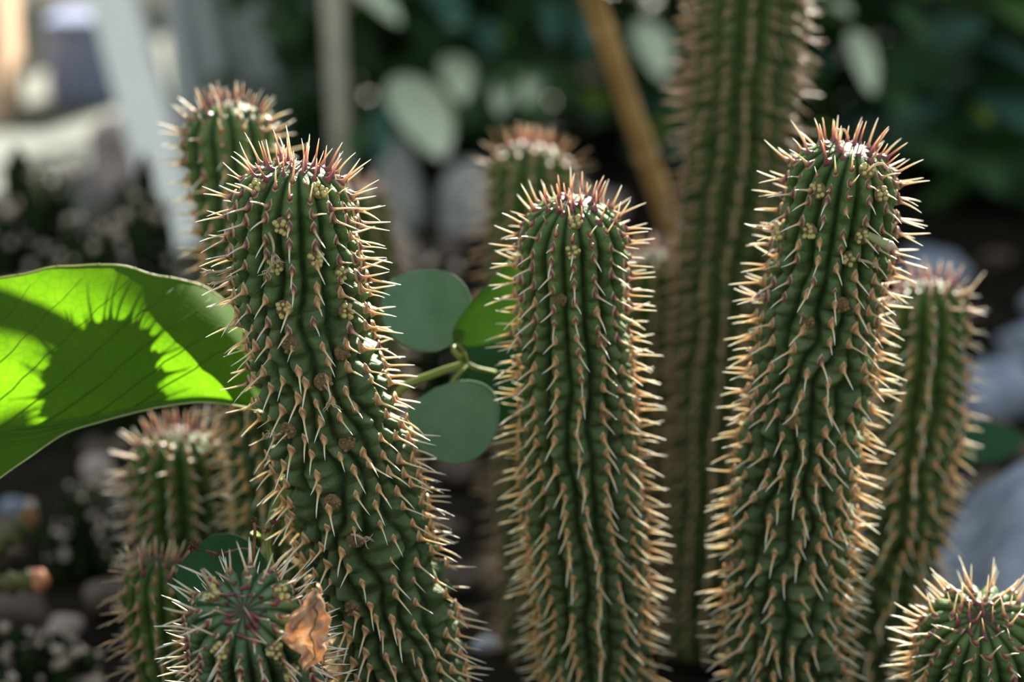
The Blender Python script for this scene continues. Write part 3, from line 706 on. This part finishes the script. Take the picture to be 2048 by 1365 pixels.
# outline of the curled leaf: left and right edge down its length
rowsL = [(0.0, 628, 632), (0.10, 612, 642), (0.22, 600, 652), (0.34, 576, 657), (0.46, 568, 656), (0.58, 566, 654), (0.68, 574, 650), (0.78, 590, 645), (0.88, 600, 634), (0.95, 600, 622), (1.0, 604, 612)]
for i in range(nu):
    t = i / (nu - 1); y = 1176 + 162 * t
    l = np.interp(t, [q[0] for q in rowsL], [q[1] for q in rowsL]); r = np.interp(t, [q[0] for q in rowsL], [q[2] for q in rowsL])
    for j in range(nv):
        v = j / (nv - 1); x = l + (r - l) * v
        curl = math.sin(v * 3.0 + 0.3)
        d = 0.833 - 0.0075 * curl * math.sin(math.pi * min(1, t + 0.1)) + 0.0022 * math.sin(v * 7 + t * 6) + 0.0016 * math.sin(t * 13 - v * 5) + 0.0009 * math.sin(t * 31 + v * 17) + 0.010 * (t - 0.3)
        V.append(at(x + 4 * math.sin(t * 17 + v) + 2.5 * math.sin(t * 39), y + 8 * math.sin(v * 5 + t * 4) + 3 * math.sin(v * 14), d))
V = np.array(V); org = V.mean(0); dl = link('dry_leaf', quads_mesh('dry_leaf', V - org, grid_faces(nu, nv), M['dry']))
dl.location = Vector(org); dl['label'] = 'crumpled orange-brown dry leaf caught on the spines of the bent stem head'; dl['category'] = 'leaf'; thick(dl, 0.0003)
b = MB(); ms = [V[i * nv + 17] + (-CF) * 0.0004 for i in range(nu)]; b.tube(ms, list(np.linspace(.0005, .0002, nu)), 5); q = link('midrib', b.mesh('midrib', M['bud_scar'], True, org), dl)

M['twig'] = plain('dried_twig', (0.22, 0.11, 0.045), 0.8, 0.35, 400, 0.4, 0.15, (0.3, 0.15, 0.05))
M['twig_dark'] = plain('dried_flower_head', (0.10, 0.040, 0.022), 0.85, 0.5, 700, 0.6)
base = at(512, 1205, 0.852)
tw = empty('dried_flower_stalk', Vector(base), 'thin dried brown flower stalk with shrivelled dark heads standing above the bent stem head', 'dried flower')
D_ = 0.868
b = MB()
b.tube(catmull([base, at(510, 1150, D_), at(507, 1110, D_), at(510, 1062, D_), at(508, 1046, D_)], 30), [0.0006] * 33, 6)
b.tube(catmull([at(509, 1106, D_), at(490, 1098, D_), at(465, 1102, D_), at(440, 1108, D_), at(412, 1102, D_)], 24), [0.00042] * 25, 6)
b.tube(catmull([at(509, 1052, D_), at(522, 1056, D_), at(540, 1060, D_)], 12), [0.00035] * 13, 6)
b.tube(catmull([at(509, 1100, D_), at(500, 1112, D_), at(494, 1122, D_)], 8), [0.00035] * 9, 6)
link('twig', b.mesh('twig', M['twig'], True, base), tw)
rr = random.Random(5)
for (x, y, n, sz) in ((386, 1094, 40, 17), (440, 1108, 12, 9), (452, 1106, 10, 8), (508, 1040, 10, 8), (538, 1060, 16, 10), (546, 1046, 14, 9), (556, 1044, 8, 6), (424, 1108, 10, 9)):
    b = MB()
    for k in range(n):
        a, e = rr.uniform(0, 6.28), rr.uniform(-1, 1); l = rr.uniform(0.3, 1) * sz * D_ / FPX
        c = at(x, y, D_); u = CR * math.cos(a) * math.sqrt(1 - e * e) + CU * math.sin(a) * math.sqrt(1 - e * e) + CF * e
        u2 = u + np.array([rr.uniform(-.7, .7) for _ in range(3)])
        b.tube([c + u * l * 0.2, c + u * l * 0.65, c + u2 * l * 0.95], [0.0004, 0.00036, 0.0001], 5)
        if k % 3 == 0: b.blob(c + u * l * 0.7, 0.0005, 4, 5, jit=0.5)
    link('flower_head', b.mesh('flower_head', M['twig_dark'], True, base), tw)

# ================================================================== BAMBOO CANE
M['cane'] = plain('bamboo', (0.42, 0.25, 0.085), 0.55, 0.25, 30, 0.2)
top = at(1175, -40, 1.50); low = at(1352, 480, 1.64); dv = (low - top); dv /= np.linalg.norm(dv)
foot = low + dv * (low[2] / -dv[2]); foot[2] = -0.004; head = top - dv * 0.25
cane = empty('bamboo_cane', Vector((foot[0], foot[1], 0)), 'leaning brown bamboo cane behind the middle stem, left of the tallest stem', 'plant stake')
b = MB(); Lc = np.linalg.norm(foot - head); n = 60; org = np.array((foot[0], foot[1], 0))
b.tube([head + (foot - head) * i / n for i in range(n + 1)], [0.0074 for i in range(n + 1)], 12); link('cane', b.mesh('cane', M['cane'], True, org), cane)
for k in range(6):
    c = head + (foot - head) * (0.12 + 0.165 * k); b = MB(); b.tube([c - dv * 0.003, c - dv * .001, c + dv * .001, c + dv * 0.003], [0.0076, 0.0087, 0.0087, 0.0076], 12)
    link('node_ring', b.mesh('node_ring', M['cane'], True, org), cane)

# ================================================================== STONES
def stone_mat(name, c, c2, sc=22):
    return plain(name, c, 0.9, 0.25, sc * 2.2, 0.9, col2=c2, bdist=0.006, spec=0.2)
M['rock_blue'] = stone_mat('grey_blue_stone', (0.29, 0.33, 0.43), (0.44, 0.48, 0.56))
M['rock_pale'] = stone_mat('pale_stone', (0.50, 0.53, 0.50), (0.70, 0.70, 0.66))
M['rock_brown'] = stone_mat('brown_stone', (0.10, 0.07, 0.055), (0.20, 0.15, 0.12))
M['rock_pink'] = stone_mat('pinkish_stone', (0.44, 0.34, 0.29), (0.62, 0.50, 0.43))
def rock_mesh(name, mat, ax, seed, nlat=26, nlon=38, rough=0.16):
    r = np.random.default_rng(seed); ks = r.normal(0, 1, (9, 3)); ks *= (r.uniform(1.2, 4.5, 9) / np.linalg.norm(ks, axis=1))[:, None]; ph = r.uniform(0, 6.28, 9); am = rough / (1 + np.linalg.norm(ks, axis=1)) * 1.6
    la = np.linspace(0.001, math.pi - 0.001, nlat); lo = np.linspace(0, 2 * math.pi, nlon, endpoint=False); LA, LO = np.meshgrid(la, lo, indexing='ij')
    D = np.stack([np.sin(LA) * np.cos(LO), np.sin(LA) * np.sin(LO), np.cos(LA)], -1)
    sq = np.sign(D) * np.abs(D) ** 0.85
    q = 1 + sum(am[i] * np.sin(D @ ks[i] * 1.6 + ph[i]) for i in range(9))
    return quads_mesh(name, (sq * q[..., None] * np.array(ax)).reshape(-1, 3), grid_faces(nlat, nlon, True), M[mat])
def rock(name, label, c, ax, mat, seed, rz=0, group=None, cat='stone', **kw):
    o = link(name, rock_mesh(name, mat, ax, seed, **kw)); o.location = Vector(c); o.rotation_euler = (0, 0, rz); o['label'] = label; o['category'] = cat
    if group: o['group'] = group
    return o
bc = at(2185, 1180, 1.30); rock('boulder', 'large grey-blue boulder behind the low spiny head at the bottom right', (bc[0], bc[1] + 0.06, -0.02), (0.105, 0.12, 0.098), 'rock_blue', 3, 0.2)
g = ground_at(1975, 800); rock('stone', 'grey-blue stone right of the hazy spiny stem, just above the dark angular leaf', (g[0], g[1] , 0.002), (0.028, 0.034, 0.022), 'rock_blue', 5, 0.4)
g = ground_at(2050, 700); rock('stone', 'grey stone at the right edge above the other grey stones', (g[0] + 0.012, g[1] , 0.0), (0.030, 0.035, 0.020), 'rock_blue', 6, 1.1)
g = ground_at(930, 440); rock('stone', 'pale bluish stone with a rounded top, just left of the dull hazy stem', (g[0], g[1], 0.012), (0.030, 0.035, 0.040), 'rock_pale', 7)
g = ground_at(795, 430); rock('stone', 'pale stone just right of the reddish tip behind the sharp stem', (g[0], g[1], 0.012), (0.026, 0.03, 0.052), 'rock_pale', 8)
g = ground_at(1345, 1000); rock('stone', 'tall narrow grey stone in the gap left of the tallest stem', (g[0], g[1], 0.03), (0.014, 0.02, 0.055), 'rock_blue', 9)
g = ground_at(760, 560); rock('stone', 'grey stone behind the right edge of the sharp stem', (g[0], g[1], 0.01), (0.03, 0.03, 0.03), 'rock_pink', 10)
rk = [rock_mesh('pebble', mt, (0.012, 0.010, 0.007), 20 + i, 9, 12) for i, mt in enumerate(('rock_pink', 'rock_brown', 'rock_blue', 'rock_pink', 'rock_brown', 'rock_pale'))]
rp = random.Random(4); pebs = []
for k in range(330):
    zone = rp.random()
    if zone < 0.45: x, y = rp.uniform(-100, 700), rp.uniform(420, 1400)
    elif zone < 0.7: x, y = rp.uniform(700, 1500), rp.uniform(420, 1300)
    else: x, y = rp.uniform(1400, 2100), rp.uniform(520, 1300)
    g = ground_at(x, y); sc = rp.uniform(0.4, 1.7) * (1.6 if y < 600 else 1)
    wts = (0, 1, 1, 3, 4, 1, 2, 4, 1) if x < 1200 else (1, 2, 4, 1)
    if any((g[0] - h[0]) ** 2 + (g[1] - h[1]) ** 2 < (0.014 * (sc + s2_)) ** 2 for h, s2_, _ in pebs): continue
    if any(o.get('category') == 'stone' and (o.location.x - g[0]) ** 2 + (o.location.y - g[1]) ** 2 < (max(o.dimensions) * 0.5 + 0.03) ** 2 for o in COL.objects): continue
    pebs.append((g, sc, wts[rp.randrange(len(wts))]))
for g, sc, mi in pebs:
    o = link('pebble', rk[mi]); o.location = (g[0], g[1], 0.003 * sc); o.rotation_euler = (rp.uniform(-.3, .3), rp.uniform(-.3, .3), rp.uniform(0, 6)); o.scale = (sc, sc, sc)
    o['label'] = 'small blurred pebble on the dark soil behind the stems'; o['category'] = 'pebble'; o['group'] = 'pebbles scattered on the soil'

# ================================================================== ORANGE-TIPPED SUCCULENT FINGERS at the left edge
M['finger'] = plain('finger_skin', (0.085, 0.085, 0.018), 0.5, 0.3, 90, 0.3)
M['finger_tip'] = plain('finger_tip', (0.85, 0.26, 0.09), 0.5, 0.35, 250, 0.5, 0.3, (0.9, 0.35, 0.12), col2=(0.95, 0.50, 0.30))
def finger(label, P, r, d, tip, tipmat):
    pts = catmull([at(x, y, d) for x, y in P], 30); e = pts[0].copy()
    base = np.array((e[0] - 0.02, e[1] + 0.01, 0.0))
    f = empty('succulent_branch', Vector(base), label, 'succulent')
    al = np.vstack([catmull([base - (0, 0, .004), (base + e) / 2 + (-0.008, 0, 0), e], 12), pts[1:]])
    b = MB(); rr_ = [r * d / FPX * (0.85 + 0.22 * math.sin(i * 0.9) + 0.1 * math.sin(i * 2.3)) for i in range(len(al))]; rr_[-1] *= 0.7
    b.tube(al, rr_, 10); link('branch', b.mesh('branch', M['finger'], True, base), f)
    b = MB(); q = random.Random(3)
    for k in range(tip):
        c = al[-1 - q.randrange(4)]; dn = np.array([q.uniform(-1, 1) for _ in range(3)]); dn /= np.linalg.norm(dn)
        b.blob(c + dn * r * 0.75 * d / FPX, 0.0011, 5, 7, jit=0.5)
    b.blob(al[-1], r * d / FPX * 0.95, 7, 10, jit=0.25)
    link('branch_tip', b.mesh('branch_tip', M[tipmat], True, base), f)
finger('dull orange-green succulent branch pointing up at the left edge, the upper of two', [(-90, 1130), (-30, 1105), (25, 1072), (58, 1040)], 26, 1.22, 30, 'twig')
finger('succulent branch at the left edge with a bright orange knobbly tip', [(-110, 1155), (-50, 1170), (20, 1168), (75, 1162)], 24, 1.18, 44, 'finger_tip')

# ================================================================== LOW CUSHION PLANTS on the left behind the leaf
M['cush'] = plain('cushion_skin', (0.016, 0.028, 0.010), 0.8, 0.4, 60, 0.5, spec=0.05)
M['cush_tip'] = plain('cushion_tuft', (0.75, 0.60, 0.50), 0.8, 0.35, 300, 0.3, 0.2, (0.5, 0.4, 0.3))
def cushion(label, px, py, rpx, hpx, d, n, seed):
    """a clump of short knobbly dark stems with pale tufts"""
    q = random.Random(seed); c = at(px, py, d); k = d / FPX; R = rpx * k; H = max(0.02, c[2]); base = np.array((c[0], c[1], 0.0))
    o = empty('cushion_plant', Vector(base), label, 'succulent', None)
    tufts = MB()
    for i in range(n):
        a = 2.4 * i; rr_ = R * math.sqrt((i + 0.3) / n); x, y = rr_ * math.cos(a), rr_ * math.sin(a) * 0.8
        h = H * (1 - 0.55 * (rr_ / R) ** 2) * q.uniform(0.85, 1.05); r0 = R * q.uniform(0.20, 0.28)
        b = MB(); m = 10; lean = np.array((x, y, 0)) * 0.25
        P = [np.array((x, y, -0.004)) + lean * t + np.array((0, 0, h * t)) for t in np.linspace(0, 1, m)]
        b.tube(P, [r0 * (0.8 + 0.25 * math.sin(2.4 * t * 3 + i)) * (math.sqrt(max(0.03, 1 - max(0, (t - .8) / .2) ** 2))) for t in np.linspace(0, 1, m)], 10)
        link('stem_body', b.mesh('stem_body', M['cush']), o)
        for s_ in range(9):
            t = q.uniform(0.3, 1); a2 = q.uniform(0, 6.28); cc = np.array((x, y, h * t)) + lean * t + r0 * 0.95 * np.array((math.cos(a2), math.sin(a2), 0))
            tufts.blob(cc, r0 * q.choice((0.1, 0.16, 0.28, 0.42)), 5, 7, jit=0.5)
    link('spine_tufts', tufts.mesh('spine_tufts', M['cush_tip']), o, kind='stuff')
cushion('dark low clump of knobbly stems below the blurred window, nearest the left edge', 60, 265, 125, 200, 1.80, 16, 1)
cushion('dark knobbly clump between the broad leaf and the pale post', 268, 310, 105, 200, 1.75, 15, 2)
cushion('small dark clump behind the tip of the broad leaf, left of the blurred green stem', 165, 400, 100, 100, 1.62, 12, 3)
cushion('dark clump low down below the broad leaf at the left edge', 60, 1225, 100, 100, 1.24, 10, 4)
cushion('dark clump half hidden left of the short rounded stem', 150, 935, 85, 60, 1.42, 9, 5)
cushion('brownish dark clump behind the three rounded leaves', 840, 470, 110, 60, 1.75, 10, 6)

# ================================================================== BACKGROUND SHRUBS
def shrub(label, x0, x1, y0, y1, z1, n, mats, lw, ll_, seed, droop=0.4, up=False, narrow=False):
    """shrub: woody branches from the ground that carry real leaves"""
    r = np.random.default_rng(seed); base = np.array(((x0 + x1) / 2, (y0 + y1) / 2, 0.0))
    o = empty('shrub', Vector(base), label, 'shrub'); b = MB(); tips = []
    for k in range(10):
        tgt = np.array((r.uniform(x0, x1), r.uniform(y0, y1), z1 * r.uniform(0.6, 1.0))); st0 = base + np.array((r.normal(0, .03), r.normal(0, .03), -0.006))
        md = (st0 + tgt) / 2 + np.array((r.normal(0, .05), r.normal(0, .05), 0.1 * z1)); P = catmull([st0, md, tgt], 16); b.tube(P, list(np.linspace(0.008, 0.002, len(P))), 6); tips.append(P)
    link('branches', b.mesh('branches', M['bark'], True, base), o, kind='stuff')
    T = leaf_mesh('t', (0, 0, 0), (0, 1, 0), (0, 0, 1), 0.5, M['bg_dark'], nu=8, nv=5, cup=0.25, arch=0.10)
    tv = np.zeros(len(T.vertices) * 3); T.vertices.foreach_get('co', tv); tv = tv.reshape(-1, 3); tf = grid_faces(8, 5); bpy.data.meshes.remove(T)
    _t, _v = np.meshgrid(np.linspace(0, 1, 8), np.linspace(-1, 1, 5), indexing='ij')
    for mi, mt in enumerate(mats):
        cnt = int(n * (0.6 if mi == 0 else 0.4 / max(1, len(mats) - 1))); Vs = []; Fs = []
        for k in range(cnt):
            p = np.array((r.uniform(x0, x1), r.uniform(y0, y1), z1 * r.uniform(0.02, 1.0)))
            dr = r.normal(0, 1, 3); dr[2] = (abs(dr[2]) * 1.5 if up else dr[2] * 0.5 - droop); dr /= np.linalg.norm(dr); nh = np.array((r.normal(0, .5), r.normal(-0.5, .5), 1.0)); nh -= dr * (nh @ dr); nh /= np.linalg.norm(nh)
            sd = np.cross(dr, nh); s = r.uniform(0.7, 1.3)
            Mx = np.stack([sd * lw * 2 * s, dr * ll_ * s, nh * lw * s], 1); Vs.append(tv @ Mx.T + p - base); Fs.append(tf + k * len(tv))
        me = quads_mesh('foliage', np.concatenate(Vs), np.concatenate(Fs), M[mt], {'across': np.tile(np.abs(_v).ravel(), cnt), 'lengthwise': np.tile(_t.ravel(), cnt)})
        link('foliage', me, o, kind='stuff')
    return o, base
HZ = 1.20
sh1, b1 = shrub('dense dark green shrub behind the gap between the sharp stem and the middle stem', -0.30, 0.06, 2.62, 3.05, HZ * 0.93, 1900, ('bg_dark', 'bg_mid'), 0.017, 0.075, 1)
sh2, b2 = shrub('dark shrub with yellowish lit leaves behind the bamboo cane and the tallest stem', 0.12, 0.40, 2.55, 3.0, HZ, 1700, ('bg_dark', 'bg_mid', 'bg_teal'), 0.020, 0.055, 2)
sh3, b3 = shrub('dark teal-leaved shrub in the upper right behind the right-leaning stem', 0.43, 0.98, 2.3, 2.85, HZ * 0.88, 1900, ('bg_dark', 'bg_teal', 'bg_mid'), 0.030, 0.075, 3)
sh4, b4 = shrub('tall dark shrub at the very back, added to block sun in gaps between the nearer shrubs', -0.20, 1.05, 3.30, 3.60, 1.15, 2000, ('bg_dark', 'bg_mid'), 0.028, 0.085, 4)  # added behind the other shrubs to block sunlit gaps
def big_leaf(root, org, x0, y0, x1, y1, wpx, d, mat, label, nh=None, **kw):
    """a single large leaf whose two ends lie where the photo shows them"""
    add_leaf(root, org, at(x0, y0, d), at(x1, y1, d * 0.95), nh if nh is not None else toc + CU * 1.3, wpx * d / FPX, mat, label, **kw)
for (x0, y0, x1, y1, w, mt, lb) in [(800, 150, 885, 320, 58, 'bg_pale', 'large pale leaf'), (905, 110, 925, 205, 34, 'bg_pale', 'pale leaf'), (1015, 140, 1080, 250, 44, 'bg_mid', None), (690, -40, 800, 50, 26, 'bg_pale', 'pale leaf'),
        (860, -40, 920, 60, 36, 'bg_teal', None), (770, 190, 760, 330, 25, 'bg_teal', None), (960, 40, 985, 110, 26, 'bg_teal', None), (720, 240, 705, 330, 24, 'bg_mid', None), (1010, 155, 1000, 230, 24, 'bg_pale', 'pale leaf'), (1075, 150, 1050, 215, 20, 'bg_pale', 'pale leaf')]:
    big_leaf(sh1, b1, x0, y0, x1, y1, w, 2.38, mt, lb)
for (x0, y0, x1, y1, w, mt, lb) in [(1285, 40, 1325, 160, 36, 'bg_pale', 'pale leaf'), (1150, 20, 1180, 110, 24, 'bg_teal', None), (1165, 180, 1200, 220, 22, 'leaf_yellow', 'small yellow-green leaf'), (1305, 240, 1330, 275, 16, 'leaf_yellow', 'small yellow-green leaf'), (1090, 0, 1110, 90, 22, 'bg_teal', None)]:
    big_leaf(sh2, b2, x0, y0, x1, y1, w, 2.42, mt, lb)
for (x0, y0, x1, y1, w, mt, lb) in [(1705, 60, 1745, 190, 26, 'bg_pale', 'pale leaf'), (1800, 10, 1825, 60, 22, 'bg_mid', None), (1770, 130, 1970, 60, 75, 'bg_teal', 'broad dark teal leaf'), (1950, 90, 2090, 150, 26, 'bg_teal', None), (1965, 190, 2080, 270, 50, 'bg_teal', None), (1640, 10, 1700, 30, 20, 'bg_pale', 'pale leaf'),
        (1740, 170, 1820, 230, 34, 'bg_mid', None), (1900, 300, 2000, 380, 46, 'bg_mid', None), (1950, 210, 1975, 250, 18, 'leaf_yellow', 'small yellow-green leaf'), (1780, 290, 1900, 330, 40, 'bg_mid', None), (2000, 0, 2060, 60, 40, 'leaf_green', 'bright green leaf')]:
    big_leaf(sh3, b3, x0, y0, x1, y1, w, 2.18, mt, lb)

# ================================================================== GLASSHOUSE SIDE at the upper left
M['post'] = plain('pale_paint', (0.96, 0.94, 0.84), 0.5, 0.05, 8, 0.05)
M['panel'] = plain('grey_panel', (0.42, 0.47, 0.44), 0.6, 0.10, 6, 0.1)
M['panel_rib'] = plain('grey_panel_rib', (0.62, 0.66, 0.68), 0.6, 0.08, 6, 0.1)
M['wall_pale'] = plain('pale_wall', (0.55, 0.60, 0.62), 0.8, 0.12, 5, 0.3)
M['paving'] = plain('pale_paving', (0.105, 0.125, 0.105), 0.8, 0.12, 5, 0.3)
M['blue_box'] = plain('blue_grey_plastic', (0.18, 0.24, 0.40), 0.5, 0.15, 8, 0.1)
M['tan'] = plain('sand_wall', (0.80, 0.55, 0.36), 0.8, 0.10, 5, 0.2)
M['stake'] = plain('beige_wood', (0.70, 0.62, 0.48), 0.8, 0.15, 20, 0.2)
M['terr'] = plain('pink_clay', (0.50, 0.40, 0.38), 0.8, 0.15, 20, 0.2)
def slab(b, P, thick_v):
    """box from four corners and a thickness vector"""
    P = [np.asarray(p, float) for p in P]; t = np.asarray(thick_v, float); vs = P + [p + t for p in P]
    b.add(vs, [(0, 1, 2, 3), (7, 6, 5, 4), (0, 4, 5, 1), (1, 5, 6, 2), (2, 6, 7, 3), (3, 7, 4, 0)])
def beam(name, label, A, B, w, dpt, mat, parent=None, struct=True):
    A = np.asarray(A, float); B = np.asarray(B, float); ax = B - A; ax /= np.linalg.norm(ax); sd = np.cross(ax, (0, 1.0, 0)); sd /= np.linalg.norm(sd)
    b = MB(); slab(b, [A - sd * w / 2, A + sd * w / 2, B + sd * w / 2, B - sd * w / 2], (0, dpt, 0)); me = b.mesh(name, M[mat], False); o = link(name, me, parent)
    bv = o.modifiers.new('edge', 'BEVEL'); bv.width = 0.004; bv.segments = 2
    if struct: o['kind'] = 'structure'; o['label'] = label
    return o
def ext(p, q, z):  # extend the line p->q to height z
    v = q - p; return p + v * ((z - p[2]) / v[2])
pA, pB = at(222, 0, 2.36), at(338, 420, 2.28)
ft = ext(pA, pB, -0.005); tp = ext(pA, pB, 0.95)
beam('trim_1', 'pale leaning post of the glasshouse wall', ft, tp, 0.046, 0.05, 'post')
pw = at(455, 0, 2.75)
b = MB(); slab(b, [(at(335, 100, 2.7)[0], 2.72, -0.01), (at(640, 100, 2.7)[0], 2.72, -0.01), (at(590, 100, 2.7)[0], 2.72, 1.1), (at(285, 100, 2.7)[0], 2.72, 1.1)], (0, 0.03, 0))
wl = link('wall_back', b.mesh('wall_back', M['panel'], False), kind='structure', label='grey panelled lower wall of the glasshouse behind the blurred green stem')
for x0, x1 in ((395, 440), (505, 560), (345, 365)):
    A = at(x0, 0, 2.68); B = at(x1, 330, 2.62); f_ = ext(A, B, -0.005); t_ = ext(A, B, 1.0); f_[1] = 2.70; t_[1] = 2.70
    beam('trim_2', 'lighter upright rib of the glasshouse wall', f_, t_, 0.016, 0.02, 'panel_rib')
A = at(655, 20, 2.52); pst = beam('wooden_stake', '', np.array((A[0] + .012, A[1], -0.004)), np.array((A[0] - .004, A[1], 0.42)), 0.020, 0.02, 'stake', None, False); pst['label'] = 'blurred beige upright stake at the left end of the dark shrub'; pst['category'] = 'plant stake'
# paving and things beyond the post
b = MB(); z = 0.004; slab(b, [(-2.4, 2.3, z), (at(250, 0, 2.4)[0], 2.3, z), (at(330, 0, 3.9)[0], 4.9, z), (-2.4, 4.9, z)], (0, 0, -0.03))
link('floor', b.mesh('floor', M['paving'], False), kind='structure', label='pale paved path beyond the planting bed')
def boxthing(name, label, cat, px0, px1, py0, py1, d, mat, dep=0.12, lid=True):
    A = at(px0, py1, d); B = at(px1, py0, d); h = max(0.05, B[2]); x0, x1 = A[0], B[0]; y = A[1]; base = np.array(((x0 + x1) / 2, y, 0.004))
    o = empty(name, Vector(base), label, cat); w = (x1 - x0) / 2
    b = MB(); slab(b, [(-w, 0, 0), (w, 0, 0), (w * 1.03, -0.004, h * .9), (-w * 1.03, -0.004, h * .9)], (0, dep, 0)); q = link('body', b.mesh('body', M[mat], False), o); bv = q.modifiers.new('edge', 'BEVEL'); bv.width = 0.008; bv.segments = 3
    b = MB(); slab(b, [(-w * 1.06, -0.01, h * .9), (w * 1.06, -0.01, h * .9), (w * 1.06, -0.01, h), (-w * 1.06, -0.01, h)], (0, dep + .02, 0)); q = link('rim', b.mesh('rim', M[mat], False), o); bv = q.modifiers.new('edge', 'BEVEL'); bv.width = 0.006; bv.segments = 3
boxthing('storage_box', 'blue-grey box standing on the paved path beyond the bed, upper left', 'box', 95, 240, 40, 210, 3.0, 'blue_box')
boxthing('clay_trough', 'pinkish low trough on the path right of the blue-grey box', 'planter', 180, 290, 270, 330, 2.45, 'terr', 0.08)
b = MB(); slab(b, [(-2.4, 4.0, -.01), (at(560, 0, 4.0)[0], 4.0, -.01), (at(560, 0, 4.0)[0], 4.0, 0.7), (-2.4, 4.0, 0.7)], (0, 0.06, 0)); link('wall_far', b.mesh('wall_far', M['wall_pale'], False), kind='structure', label='pale low wall across the paved path')
b = MB(); x = at(22, 0, 2.9)[0]; slab(b, [(x - 0.5, 2.85, 0), (x, 2.85, 0), (x, 2.85, 0.9), (x - .5, 2.85, .9)], (0, 0.1, 0)); link('wall_left', b.mesh('wall_left', M['tan'], False), kind='structure', label='warm sand-coloured wall end at the upper left corner')
